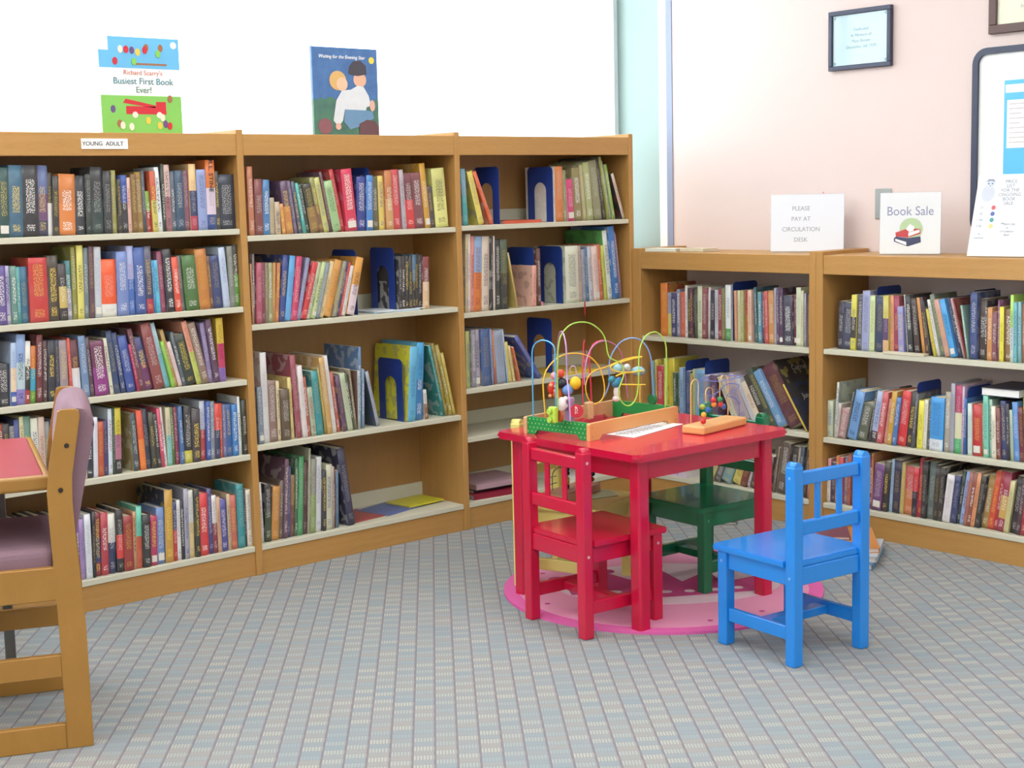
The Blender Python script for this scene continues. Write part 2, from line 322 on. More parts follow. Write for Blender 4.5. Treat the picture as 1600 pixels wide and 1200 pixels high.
SH['s1', 3] = ('C0', .022, 'hardback', '''-150,-180,290,385a70;-110,-140,300,c0a070;-75,-100,280,3a2a30;-35,-60,300,a04838;0,-25,300,3a3a40/8a3050;50,22,310,7a7a80/8a3050;85,55,270,3a4a8a/6a3080;125,100,250,d0d0a0;155,125,250,6a9080;205,175,260,d8d8c8;250,232,250,c8b0a0;290,272,280,8a8a8a;330,315,270,3a4a7a;370,355,290,b84a3a;410,395,280,2a2a30;450,438,275,c8c060;485,475,290,3a2028;525,515,300,e8d0c0;545,538,280,1f2a3a;588,582,250,d8dce8;615,602,280,b85030;655,642,270,3a2a6a;683,660,200,d0dce8;710,700,190,20402a;727,712,195,d0c030/b0708a/26242c;767;842,812,225,3a4a50,c9a8a68;880,835,210,d84a2a/e87a30;918,880,200,2a3048;955,920,220,3a3a30;985,945,230,2a2a2a;1010,965,195,d04a6a;1032,992,190,e8e0e0;1055,1032,190,d0c8a8/8ac8c0;1085,1050,190,5a7a3a;1105,1070,190,8a3050;1130,1100,180,3a6aa0;1155,1145,180,26262a/26262a/c8c040;1205,1190,200,3a3038;1258,1252,150,c0c8d8/b83a3a;1292,1280,150,3a5aa8;1318,1313,150,7a8a9a;1345,1340,165,d83a30/22305a;1380,1370,165,d85a3a;1402,1400,170,6a6a9a;1425,1415,170,2a5a9a;1460,1450,170,2a7ac0;1497,1482,120,e0e4e4;1513,1508,160,3a6a3a;1532,1525,140,2a2a2a;1560''')
SH['s1', 4] = ('C3', .022, 'hardback', '''60,50,470,283030;110,100,460,3a3a38;160,150,465,5a5a50;210,200,450,303838;260,250,440,3a3430;310,300,450,6a4a40;360,350,440,384a5a;410,398,430,a8a090;455,442,440,4a3a4a;490,475,440,7a5a98;512,488,450,a88ac0;542,510,420,dfe4ee;582,572,400,1a2030;603,588,410,8a2a3a/2a3a70/8a2a3a;642,630,410,b83a48;687,662,420,e0e0d8/25305a;735,715,390,1c1c22/d83a3a/1c1c22;780,765,430,9a2a2a;840,830,400,c89a70;860,850,370,6ac8b0/c85a3a;895,885,420,202428;945,940,430,b82a58;988,970,380,6a8ac0;1038,1012,270,c89a40,c1c2c4a,L3;1090,1065,340,2a3a6a/c03030;1115,1097,330,e0e0e0;1140,1120,330,30303a;1160,1132,260,a0a0b0;1190,1165,270,e0e0d8/e0c890;1225,1200,260,28302a;1255,1225,290,d83438;1310,1275,260,3a3a78;1340,1320,300,e0e0e0/8a2a3a;1368,1342,310,c8a080;1392,1370,325,4a4a9a;1432,1412,290,c8b090;1452,1442,300,c86a58;1495,1472,230,2a9098;1538,1520,260,2a3040;1558,1545,260,e0d8c8;1587''')
SH['s2', 0] = ('C4', .022, 'hardback', '''90,65,260,c07a58;128,115,345,7a3a38;182,175,350,3a78b0;228,218,470,a89a80;262,235,500,b8a890;300,245,520,c88a48;330,232,372,5a4060/c08040;385,272,375,6a5a78;415,312,375,4a5068;445,345,385,4ab0a8;470,395,385,2a4038;500,425,385,2a2a20/8a6a38;560,472,340,8a8a50/7a5a40;592,512,340,c0c070;630,545,300,5a3a50;650,575,365,9ac088;708,610,285,b83030;740,695,280,d02850;812,808,330,24388a,d13;872,870,320,3a80c8,c24388a;916,906,265,23408f,E;925,905,330,5a5a40;965,922,325,d8c060;1005,952,290,b8703a/c89a60;1055,992,285,c84048;1110,1032,290,b0a8b0;1140,1078,310,6a2a38/d03038;1200,1132,310,7a4048;1268,1175,250,c89830;1310,1257,400,4a4048;1345,1310,275,c8c878/e0e088;1430''')
SH['s2', 1] = ('C4', .03, 'picture_book', '''105,88,915,c89a70;116,108,850,8a8080;130,128,910,b05068;168,160,910,7a3a50;198,190,910,8a8068;218,215,910,9a9a70;245,250,910,c09050;266,278,910,c0784a;290,315,860,28408a;328,362,865,5aa8e0;368,405,870,c83a68;408,475,880,8a90b8;435,515,910,c83038;472,545,910,d0d8c0;500,575,910,b8c890;528,602,915,7a8a98;557,635,905,e0c890;590,670,900,d89a48;642,705,900,8a8a78;668,730,900,4a3a68;692,745,905,c84a3a;710,760,930,d8d8d8;738,772,875,d89a40/d8c8d0;790;818,812,800,23408f,E;1084,1082,790,23408f,E;1092,1090,865,23242a;1116,1114,865,201f26;1139,1137,865,25242c;1161,1159,862,1f2228;1185,1184,855,3a6a8a/1f2228;1210,1209,850,26242a;1234,1233,855,22242c;1258,1257,870,7a2a30/d8b890;1302''')
SH['s2', 2] = ('C5', .03, 'picture_book', '''150,130,540,7a8a9a;185,145,310,d8d8d8;228,205,500,8a7068;287,265,500,d8c8a0;308,278,560,5a4a38;370,325,480,d8c880;397,240,360,9a4858;440,375,400,e0d8d8;475,420,480,b05848;507,452,550,a8b8a0;545,480,440,2a9098;590,485,430,a89858;608,515,350,c8a060;645,550,340,e0e0e0;680,590,450,b05848;707,610,480,5a4060;740,630,470,b8c8a8;780,700,460,4a5a40;800,750,420,8a7a60;815,808,430,b0c0c8,c8a6a5a;832,828,270,5a80b0,c5a80b0;850,848,420,7a98b0;868;945,858,440,9aa0b0,c3a4a58;968;1138,1165,335,23408f,E3;1150,1165,270,5ab0d8,ce0dc30,L2;1202,1195,245,3aa0d8/2a78b8,c5ab0d8;1252;1272,1252,560,d8d8d0/8a5a40;1296;1395,1295,262,2a8a88,c2a8a88;1412,1312,250,8a7a28;1434,1332,260,a09030;1454,1350,320,b8a850;1475''')
SH['s2', 3] = ('C6', .03, 'picture_book', '''175,150,410,e0e0e0;195,190,420,20242a/3a4a30;240,250,440,c88a38;290,280,400,6a5a50;318,328,250,6a4a60;345,338,300,4a4878;368,365,360,8a6a40/6a3a38;395,385,250,3a6a48;417,425,235,4aa068;450,440,270,4a2a28;478,465,180,b0b098;492,482,250,8a8a80/8aa060;530,515,240,d8dce0;572,550,330,2a2a38;600,588,290,c8c8b0;642,622,300,b0a8a0;657,640,310,8a5a50;672,655,330,5a7a98;692;752,672,180,28284a,c28284a,L1;800''')
SH['s3', 0] = ('D1', .025, 'picture_book', '''125,98,320,6a9ab0/3aa0a0;162;248,152,345,e0d060,cc8b850;292;335,178,355,d86030,cd86030;365;420,390,300,23408f,E2;838,835,300,23408f,E2;842,822,300,d07a38,cd8d4cc;905,882,330,8a8a60;930,885,405,c83070,cd8c8c8;985,915,320,8a8050;1050,945,310,b0a878;1085,978,290,a8b078;1140,1012,285,8a8a68;1208,1052,270,3a3828;1243,1087,265,a8b058;1262,1135,285,8a9aa0;1285,1166,310,90b050;1315;1382,1290,360,c8b8a8,c20201c,L1;1405''')
SH['s3', 1] = ('D1', .025, 'picture_book', '''135,135,830,c8b890;157,158,830,e0d8d0;182,186,845,d88a80;210,215,850,8ab0d8/d87a30;270,245,850,d8c8b8;330,288,850,2a2a30;347,296,850,d8d0c8;370,322,880,2a2a28;412,345,880,4a5a48/2a2a28;470;530,402,1000,c0a860;545;655,655,1075,e0a090,cdcb0a0,L2;690,690,925,23408f,E;705,698,940,5a3028;735;912,910,925,23408f,E2;925,912,925,d8dcc8,cc8ccb8;1025,985,925,c8b0a0;1060,1032,950,8a90a0;1088,1060,940,3a6a98;1112,1070,930,c0c8d0;1145,1097,930,e0c8c0;1192,1122,920,d06a48;1222,1148,930,c0c858;1250,1160,815,e0e8e0,c5ab058;1290,1197,775,2a70b8;1338,1242,825,b08aa8;1350,1262,835,9a88a8;1362''')
SH['s3', 2] = ('D2', .03, 'picture_book', '''150,142,490,b0b870;182,155,480,8a8a98;218,185,480,b0a8b8;262,215,480,3a5a90;335,250,490,8a9ac0;357,266,500,c06a58;378,280,510,9aa8c0;455,345,500,b0c8e0,c5a98d0;472,382,600,d8c870;505,402,640,d8c890;535,412,660,c86a48;552;705,435,655,4a5aa8,c4a5aa8;740;832,832,385,23408f,E2''')
SH['ra', 0] = ('E1', .05, 'paperback', '''265,260,310,d87a28,cb05028;318,314,385,8a90a8/c8c060;348,345,385,3a3a70;385,376,360,8a8aa0;412,408,380,c85a40;450,440,330,e0dcd8;470,457,350,3a2a38;495,485,355,5a3048;515,505,360,4a2a30;530,525,360,38503a;545,540,335,d0d8b8;582,585,345,8a4a50;617,612,345,e0dce0;634,630,370,2a2838;670,652,365,c0c0d0;700,690,360,8a3040;732,732,365,a85a38;748,745,350,7a7a50;770,757,325,e0e8e8/e0e8e8/5a9a60;812,806,290,23408f,E;848,840,370,c89070;868,862,370,c8c8a0;890,885,370,a8a870;915,910,370,c84050/c8783a;950,940,365,e0b8a0;978;990,975,345,3a6a80;1010,1003,380,6a9a48;1032,1025,385,5a90a8;1056,1046,385,8a4a60;1074,1066,375,c85a50;1098,1090,370,c8905a;1140,1135,350,b0b0b8;1168,1163,355,5a4068;1190,1182,350,4a3050;1220,1210,410,3a3a50,c5a4a60;1292,1285,400,6a2a40;1325,1325,345,d0d8b8;1362,1362,370,c8c8a8;1384,1384,390,a8a8b8;1400,1400,400,b08a70;1418''')
SH['ra', 1] = ('E2', .03, 'paperback', '''196,180,20,7aa0b0;217,203,10,d8c850;240,238,55,c02838;290,285,0,c8d070,cd0c038;317,312,0,d0c038;358,355,110,3a5a38;383,380,110,4a6a68;415,410,70,8aa8c8;443,436,20,23408f,E;452,448,100,3a4a78;485,480,120,a88a48;504,500,85,b0b878;522,518,85,7aa8d0;595,590,10,23408f,E;602,595,130,8a8aa8;645,640,130,5a3a60;690;825,695,150,c8c0a8;870,735,150,b0a0a8;965,780,180,c8c8d0;1010,845,215,e0d0b8;1062,868,160,3a3028;1128,895,120,3a4a40;1188,938,150,6a9ac8;1258,1000,105,5a2030,c20181c,T2;1398,1152,265,e0c040,c1a1c24,T3;1418''')
SH['ra', 2] = ('E2', .03, 'paperback', '''640,690,840,c8b878;672,715,840,5a5a5a;725,758,830,7aa0a8;800,830,826,d8cc68;868,890,800,7a3a30;917,975,725,d8d0d0;950,985,760,5a3848;1000,1012,760,3a3038;1055,1065,750,6a4a40;1098,1108,740,3a2a40;1125,1118,680,7a6a58;1145,1178,690,a89880;1166,1192,650,5a4a40;1235,1245,680,2a2428;1285,1292,690,c0b090;1318,1322,680,3a4a60;1350,1350,640,8a8a60;1376,1374,700,5a3030;1400,1398,710,c88a80;1420''')
SH['rb', 0] = ('G1', .04, 'paperback', '''170,185,440,28243a;215,225,450,3a4060;288,297,390,d0c848/2a2a28/d0c848;328,332,390,4a4a55;370,382,360,9aa0c8;425,432,395,c8d8a0;465,470,330,23408f,E;472,478,400,2a3a60;530,522,395,c8c060/5a3a68/d8b080;572,552,395,d89a70;602,577,400,9a3050;645,606,480,8a8ac0;690,600,400,c0c0c0;708,622,400,20242a;752,650,430,3a2828;800,655,440,d89a50;832,702,430,4a3040;865,750,450,2a2a38;887,772,500,3a3028;907,805,510,d0c040;932,812,440,d8d8d0;960,835,400,6a7a68;1000,870,440,c09080;1045,928,435,3a9ad8;1092,985,420,2a3a68;1120,1003,430,2a2a30;1138,1030,420,c0a8a0;1160,1060,420,8a2838;1172,1120,470,8ab0a0;1188,1188,360,23408f,E;1192,1190,370,28407a;1245,1252,420,3a2a28;1300,1300,430,302828;1318,1318,485,c88a48;1355,1360,520,7a4048;1393,1392,430,8a4a80;1408,1402,480,e0d830,ca07848;1442,1442,500,8a6a40;1495,1495,390,b0e060/d0d8d0;1520,1515,445,6ab0b8;1548,1542,445,8ac0c8;1572,1570,460,c88060;1592,1590,450,5a3020;1630,1630,440,3a5a80;1680,1680,430,c0b090;1720''')
SH['rb', 1] = ('G2', .03, 'hardback', '''85,90,315,b8c0a8;128,155,180,d8dcd0,cb8c0a8,L2;148,182,340,c0b8b0;178,215,380,a88080;238,290,250,4a4a48;255,328,250,6a9ad0;325,370,340,5a6050;400,405,240,3a3a40,d22;420,422,240,a8b8d8/a8b8d8/3a3040;472,480,245,c85a60;518,522,300,d8988a;548,552,240,c89a38;590,602,290,4a7ab8;625,640,240,d02830;692,697,250,2a2828;738,737,260,5a5a68;762,760,160,23408f,E;778,777,315,e8e048;822,822,310,e0dcc8;852,850,310,4a5058;878,875,290,3a9ae0/3a9ae0/d8e0e8;980,960,250,a8a090;1025,998,185,a0a0b0;1058,1040,200,b03060/d8d8b0/4ab070,cc8b0c8;1112,1105,210,c8b0c8;1130,1130,300,2a68b0;1150,1150,210,23408f,E;1170,1170,340,c8d8d0;1203,1202,345,c02a30;1272,1270,345,8a8a50;1290,1282,280,7ac8b0;1328,1316,310,a8c8b8;1352,1335,360,e0dcc8;1388,1367,370,7a3a38;1425,1402,320,20306a;1467,1445,340,2a2838;1493,1478,390,b0c0a8;1518,1492,330,5a90d0;1562,1545,370,6a2030;1600,1590,300,c8c040;1640,1632,350,3a4a70;1690,1684,340,b09880;1740''')
SH['rb', 2] = ('G3', .03, 'paperback', '''90,100,270,c88a90/e0e0d8;115,122,300,30304a;155,170,250,c8783a;182,190,260,b83038;217,222,260,8a8aa8;250,245,240,a05048;280,272,250,7a5a50;315,300,250,4a3a48;340,335,260,c0b8a0;375,372,240,2a4a6a;410,410,250,884050;440,450,230,d08a50;447,480,310,6a3a78;520,520,290,2a2424;560,566,275,a8c8e8;588,592,280,28284a;643,655,300,b8a868;673,690,330,c85858/c87848;745,757,340,c82838/28243a;785,805,270,b02840;815,825,290,20201f;855,885,300,5a6a68;905,922,320,2a2828;940,960,340,2a2420,c20201c;980,1025,395,e0dce0;1035,1075,400,28386a;1080,1130,370,2a3a38;1105,1165,370,8aa8d8;1138,1190,370,a06058;1165,1217,380,8a4a40;1195,1252,380,d89060;1225,1285,400,2a2a20,c2a3048;1262,1330,400,a08040;1310,1380,370,d04a28;1352,1420,370,b02a30;1388,1440,370,9a2a48/c8a050/9a2a48;1443,1492,440,c8c088;1480,1510,400,2a2428;1530,1550,420,4a2a38;1565,1582,440,a02830;1620,1640,420,3a3a40;1670,1690,410,b0a890;1710''')
CASES = {'s1': ('left tall case', 'leftmost tall bookcase'), 's2': ('middle tall case', 'middle tall bookcase'), 's3': ('corner tall case', 'tall bookcase by the corner'),
         'ra': ('low case behind table', 'low bookcase behind the red table'), 'rb': ('right low case', 'right-hand low bookcase')}
SHN = {5: ('top', 'second', 'third', 'fourth', 'bottom'), 4: ('top', 'second', 'third', 'bottom'), 3: ('top', 'middle', 'bottom')}
def cname(c):
    r, g, b = (int(c[i:i+2], 16)/255 for i in (0, 2, 4)); import colorsys
    h, s, v = colorsys.rgb_to_hsv(r, g, b); h *= 360
    if s < .13: return 'white' if v > .82 else 'pale grey' if v > .62 else 'grey' if v > .33 else 'black'
    if v < .2: return 'black'
    if s < .28 and v > .68: return 'cream' if 20 < h < 100 else 'pale green' if h < 180 else 'pale blue' if h < 255 else 'lilac' if h < 300 else 'pale pink'
    if h < 14 or h > 345: n = 'red'; n = 'pink' if (v > .75 and s < .55) else n
    elif h < 42: n = 'orange' if (v > .7 and s > .5) else 'tan' if v > .6 else 'brown'
    elif h < 68: n = 'yellow' if v > .7 else 'olive'
    elif h < 160: n = 'green'
    elif h < 195: n = 'teal'
    elif h < 245: n = 'blue'
    elif h < 290: n = 'purple'
    else: n = 'magenta' if s > .45 else 'mauve'
    if v < .45 and n not in ('brown', 'olive'): n = 'dark '+n
    return n
WHT = (.85, .85, .82); YEL = (.8, .62, .12); BLK = (.03, .03, .04)
def book_mesh(w, hh, d, cols, cover, hard, rnd, kind):
    b = bmesh.new(); uv = b.loops.layers.uv.new('metric'); un = b.loops.layers.uv.new('norm')
    lc = b.loops.layers.float_color.new('col'); lt = b.loops.layers.float_color.new('ttl')
    cols = [hexc(c) for c in cols]; cv = hexc(cover) if cover else cols[0]
    lum = sum(cols[0])/3; tc = rnd.choice([WHT, WHT, YEL] if lum < .35 else [BLK, BLK, (.3, .04, .05), (.04, .08, .3)])
    seed = rnd.random()*50; tal = rnd.choice([.25, .4, .5, .65, .85])
    cuts = [0]
    if len(cols) > 1:
        zz = {2: (0, .52, 1), 3: (0, .22, .6, 1)}[len(cols)]
        segs = [(zz[i], zz[i+1], cols[::-1][i]) for i in range(len(cols))]
    else: segs = [(0, 1, cols[0])]
    a0 = rnd.uniform(.28, .42); a1 = rnd.uniform(.7, .92); marks = [(.08, rnd.uniform(.14, .22)), (a0, a1)] if w > .012 else [(a0-.1, a1)]
    bands = []
    for a, c, k in segs:
        pts = sorted({a, c}|{m for ab in marks for m in ab if a < m < c})
        for p, q in zip(pts, pts[1:]):
            mid = (p+q)/2; bands.append((p, q, k, any(m0 < mid < m1 for m0, m1 in marks)))
    bow = min(.004, w*.14) if hard else w*.03
    nu = 4 if w > .01 else 2
    prof = [(w*i/nu, -bow*math.sin(math.pi*i/nu)) for i in range(nu+1)]
    def face(pts, col, ttl, al, us, sc=1.0):
        f = b.faces.new([b.verts.new(p) for p in pts])
        for lp, u in zip(f.loops, us):
            lp[uv].uv = (u[0]*sc+seed, u[1]*sc+seed*.37); lp[un].uv = (u[2], u[3]); lp[lc] = (*col, 1); lp[lt] = (*ttl, al)
        return f
    for p, q, k, tm in bands:
        lk = sum(k)/3; t_ = tc if abs(lk-sum(tc)/3) > .15 else (BLK if lk > .3 else WHT)
        for i in range(nu):
            (x0, y0), (x1, y1) = prof[i], prof[i+1]; z0, z1 = p*hh, q*hh
            f = face([(x0, y0, z0), (x1, y1, z0), (x1, y1, z1), (x0, y0, z1)], k, t_, tal if tm else 0,
                     [(x0, z0*.8, i/nu, p), (x1, z0*.8, (i+1)/nu, p), (x1, z1*.8, (i+1)/nu, q), (x0, z1*.8, i/nu, q)]); f.smooth = True
    bt = min(.0026 if hard else .0009, w*.22)
    al = .3 if kind == 'picture_book' or cover else .12
    def slab(x0, x1, out):
        P = lambda x, y, z: (x, y, z)
        c2 = tc
        cvx = cv
        us = [(0, 0, .25, 0), (d, 0, .75, 0), (d, hh, .75, 1), (0, hh, .25, 1)]
        face([P(out, 0, 0), P(out, d, 0), P(out, d, hh), P(out, 0, hh)], cvx, c2, al, [(u[0]*.35, u[1]*.35, u[2], u[3]) for u in us])
        inn = x1 if out == x0 else x0
        z4 = [(0, 0, 0, 0)]*4
        face([P(inn, 0, 0), P(inn, d, 0), P(inn, d, hh), P(inn, 0, hh)], cvx, c2, 0, z4)
        face([P(x0, d, 0), P(x1, d, 0), P(x1, d, hh), P(x0, d, hh)], cvx, c2, 0, z4)
        for z in (0, hh): face([P(x0, 0, z), P(x1, 0, z), P(x1, d, z), P(x0, d, z)], cvx, c2, 0, z4)
    n0 = len(b.faces); slab(0, bt, 0); slab(w-bt, w, w); b.faces.ensure_lookup_table()
    for f in b.faces[n0:]: f.material_index = 1
    # top and foot caps of the rounded back
    for z in (0, hh): face([(x, y, z) for x, y in prof], cols[-1 if z == 0 else 0], tc, 0, [(0, 0, 0, 0)]*len(prof))
    bmesh.ops.remove_doubles(b, verts=b.verts, dist=1e-6)
    me = bpy.data.meshes.new('cover'); bmesh.ops.recalc_face_normals(b, faces=b.faces); b.to_mesh(me); b.free()
    me.materials.append(BOOKC); me.materials.append(PICC)
    g = .003 if hard else .0003
    p = bmesh.new(); bx(p, bt, w-bt, .001, d-(.004 if hard else .0004), g, hh-g)
    mp = bpy.data.meshes.new('pages'); p.to_mesh(mp); p.free(); mp.materials.append(PAGES)
    return me, mp
# picture books show pictures on the covers only: their spines use the finer print
def quad(it):
    s, z, w_, hh, th = it['s'], it['z'], it['w'], it['h'], it['th']
    ux, uz = (math.cos(th), -math.sin(th)), (math.sin(th), math.cos(th))
    O = (s, z+(w_*math.sin(th) if th > 0 else 0))
    e = .0004
    return [(O[0]+ux[0]*a+uz[0]*c, O[1]+ux[1]*a+uz[1]*c) for a, c in ((e, e), (w_-e, e), (w_-e, hh-e), (e, hh-e))]
def hit(A, B):
    for P in (A, B):
        for i in range(4):
            nx, ny = P[(i+1) % 4][1]-P[i][1], P[i][0]-P[(i+1) % 4][0]
            a = [nx*x+ny*y for x, y in A]; c = [nx*x+ny*y for x, y in B]
            if max(a) <= min(c) or max(c) <= min(a): return False
    return True
ALLB = []
def place_shelf(case, li, data):
    crop, sb, kind, txt = data; ox, oy, sc = CR[crop]; z = LEV[case][li]
    left = case[0] == 's'
    if left: O = np.array([0, sb, z]); u = np.array([1., 0, 0]); n = np.array([0, 1., 0]); rz = 0
    else: O = np.array([X3+sb, 0, z]); u = np.array([0, -1., 0]); n = np.array([1., 0, 0]); rz = R90
    toks = [k.strip() for k in txt.replace('\n', '').split(';')]; xb = [float(k.split(',')[0]) for k in toks]
    ceil = ([1.438]+[v-.02 for v in LEV[case]])[li] if left else ([.965]+[v-.02 for v in LEV[case]])[li]
    lim = {'s1': (-W+h+.001, -h-.001), 's2': (h+.001, W-h-.001), 's3': (W+h+.001, 2*W-h-.001), 'ra': (-YA+.001, -YB1-.001), 'rb': (-YB2+.001, -YEND-.001)}[case]
    items = []
    for i, k in enumerate(toks):
        f = k.split(',')
        if len(f) < 4: continue
        s = along(ox+xb[i]/sc, O, u); P = hpl(ox+float(f[1])/sc, oy+float(f[2])/sc, O, n)
        st = P@u; zt = P[2]; th = math.atan2(st-s, zt-z); hh = math.hypot(st-s, zt-z)
        nx = along(ox+xb[i+1]/sc, O, u) if i+1 < len(toks) else s+.02
        th = max(-.62, min(.62, th)); th = 0 if abs(th) < .012 else th
        it = dict(s=s, z=z, th=th, h=max(.1, hh), w=max(.0045, (nx-s)*math.cos(th)-.0006), cols=f[3].split('/'), opt=f[4:], i=i, E=any(o[0] == 'E' for o in f[4:]))
        if it['E']: it['w'] = .002; it['th'] = 0; it['h'] = max(.2, min(.235, zt-z))
        items.append(it)
    # settle the row: no book may cut into the one before it
    prev = None
    for it in items:
        it['s'] = max(it['s'], lim[0]+(max(0, -it['h']*math.sin(it['th'])) if prev is None else 0))
        if prev is not None:
            pq = quad(prev)
            for q in range(400):
                if not hit(pq, quad(it)): break
                if it['th'] < prev['th'] and q % 2 == 0: it['th'] = min(prev['th'], it['th']+.01)
                elif it['w'] > .008 and q % 4 == 1: it['w'] -= .0003; it['s'] += .0003
                else: it['s'] += .0005
        # headroom
        while max(p[1] for p in quad(it)) > ceil-.004: it['h'] -= .002
        prev = it
    # right end: push back inside the case
    for _ in range(300):
        over = max(p[0] for p in quad(items[-1]))-lim[1]
        if over <= 0: break
        if items[-1]['th'] > 0: items[-1]['th'] = max(0, items[-1]['th']-.01)
        else:
            items[-1]['s'] -= min(.002, over)
        for a in range(len(items)-1, 0, -1):
            g = 0
            while hit(quad(items[a-1]), quad(items[a])) and g < 60:
                g += 1
                if items[a-1]['th'] > items[a]['th']: items[a-1]['th'] -= .01
                elif items[a-1]['w'] > .007: items[a-1]['w'] -= .0004
                else: items[a-1]['s'] -= .0008
    for it in items:
        it.update(case=case, li=li, kind=kind, O=O, u=u, n=n, rz=rz, sb=sb, hard=(kind == 'hardback'))
        ALLB.append(it)
    return items
ROWS = {}
for (cs, li), data in SH.items(): ROWS[cs, li] = place_shelf(cs, li, data)
def add_bookend(it, nm, label, group):
    O = it['O']; P = O*0+it['n']*(O@it['n']); s, z = it['s'], it['z']
    e = thing('bookend', label, 'bookend', tuple(P+it['u']*s+np.array([0, 0, z])), it['rz'], group)
    hh = it['h']; dd = .15; r = .018; dp = .012; setb = 0
    # plate seen from its side: y depth, z up, arch cut through the middle
    o = [(dp+r, hh)]+[(dp+r-r*math.sin(a), hh-r+r*math.cos(a)) for a in (0.3, .8, 1.3)]+[(dp, hh-r), (dp, .0)]
    aw = .036; mid = dp+dd/2; at = hh*.56
    arch = [(mid-aw, 0)]+[(mid-aw*math.cos(a), at+aw*math.sin(a)) for a in [math.pi*i/10 for i in range(11)]]+[(mid+aw, 0)]
    o2 = [(dp+dd, 0), (dp+dd, hh-r)]+[(dp+dd-r+r*math.sin(a), hh-r+r*math.cos(a)) for a in (1.3, .8, .3)]+[(dp+dd-r, hh)]
    b = new(); prism(b, o+arch+o2, 0, .0016, 'x'); obj('plate', b, BLUEM, e)
    b = new(); bx(b, .0016, .004, dp, dp+dd, 0, .0012) ; bx(b, .0016, .004, mid-aw, mid+aw, 0, .0012)
    obj('foot', b, BLUEM, e); return e
LABELS = {}
def wsh(it):
    return SHN[len(LEV[it['case']])][it['li']]
def bwords(k): return {'hardback': 'book', 'paperback': 'paperback', 'picture_book': 'picture book'}[k]
def label_for(row, j, lvl):
    it = row[j]; c = cname(it['cols'][0]); c2 = cname(it['cols'][-1]) if len(it['cols']) > 1 else None
    if c2 == c: c2 = None
    sz = 'thick ' if it['w'] > .035 else 'thin ' if it['w'] < .012 else ''
    lean = 'leaning ' if abs(it['th']) > .14 else ''
    nb = []
    for k in (j-1, j+1):
        nb.append(('bookend' if row[k]['E'] else cname(row[k]['cols'][0])) if 0 <= k < len(row) else 'side panel')
    where = wsh(it)+' shelf of '+CASES[it['case']][0]; a, b_ = nb
    if nb[0] == 'side panel': btw = 'against the left side panel'
    elif nb[1] == 'side panel': btw = 'at the right end'
    else: btw = ('between '+a+' and '+b_) if a != b_ else 'between two '+a+' ones'
    for q in range(4):
        me = (sz if q < 3 else '')+(lean if lvl and q < 2 else '')+c+((' and '+c2) if c2 and (lvl or q == 0) and q < 1 else '')+' '+bwords(it['kind'])
        L = me+' '+btw+', '+where
        if len(L.replace(',', ' ').split()) <= 16: return L
    return L
from collections import Counter
ORD = ['first', 'second', 'third', 'fourth', 'fifth', 'sixth', 'seventh', 'eighth', 'ninth', 'tenth', 'eleventh', 'twelfth']
for key, row in ROWS.items():
    lab = [label_for(row, j, 0) for j in range(len(row))]; cnt = Counter(lab)
    lab = [l if cnt[l] == 1 else label_for(row, j, 1) for j, l in enumerate(lab)]; cnt = Counter(lab)
    for j, l in enumerate(lab):
        if cnt[l] > 1:
            c = cname(row[j]['cols'][0]); same = [k for k in range(len(row)) if not row[k]['E'] and cname(row[k]['cols'][0]) == c]
            q = same.index(j) if j in same else 0
            l = (ORD[q] if q < 12 else 'last')+' '+c+' '+bwords(row[j]['kind'])+' from the left, '+wsh(row[j])+' shelf of '+CASES[key[0]][0]
        row[j]['label'] = l
bec = Counter()
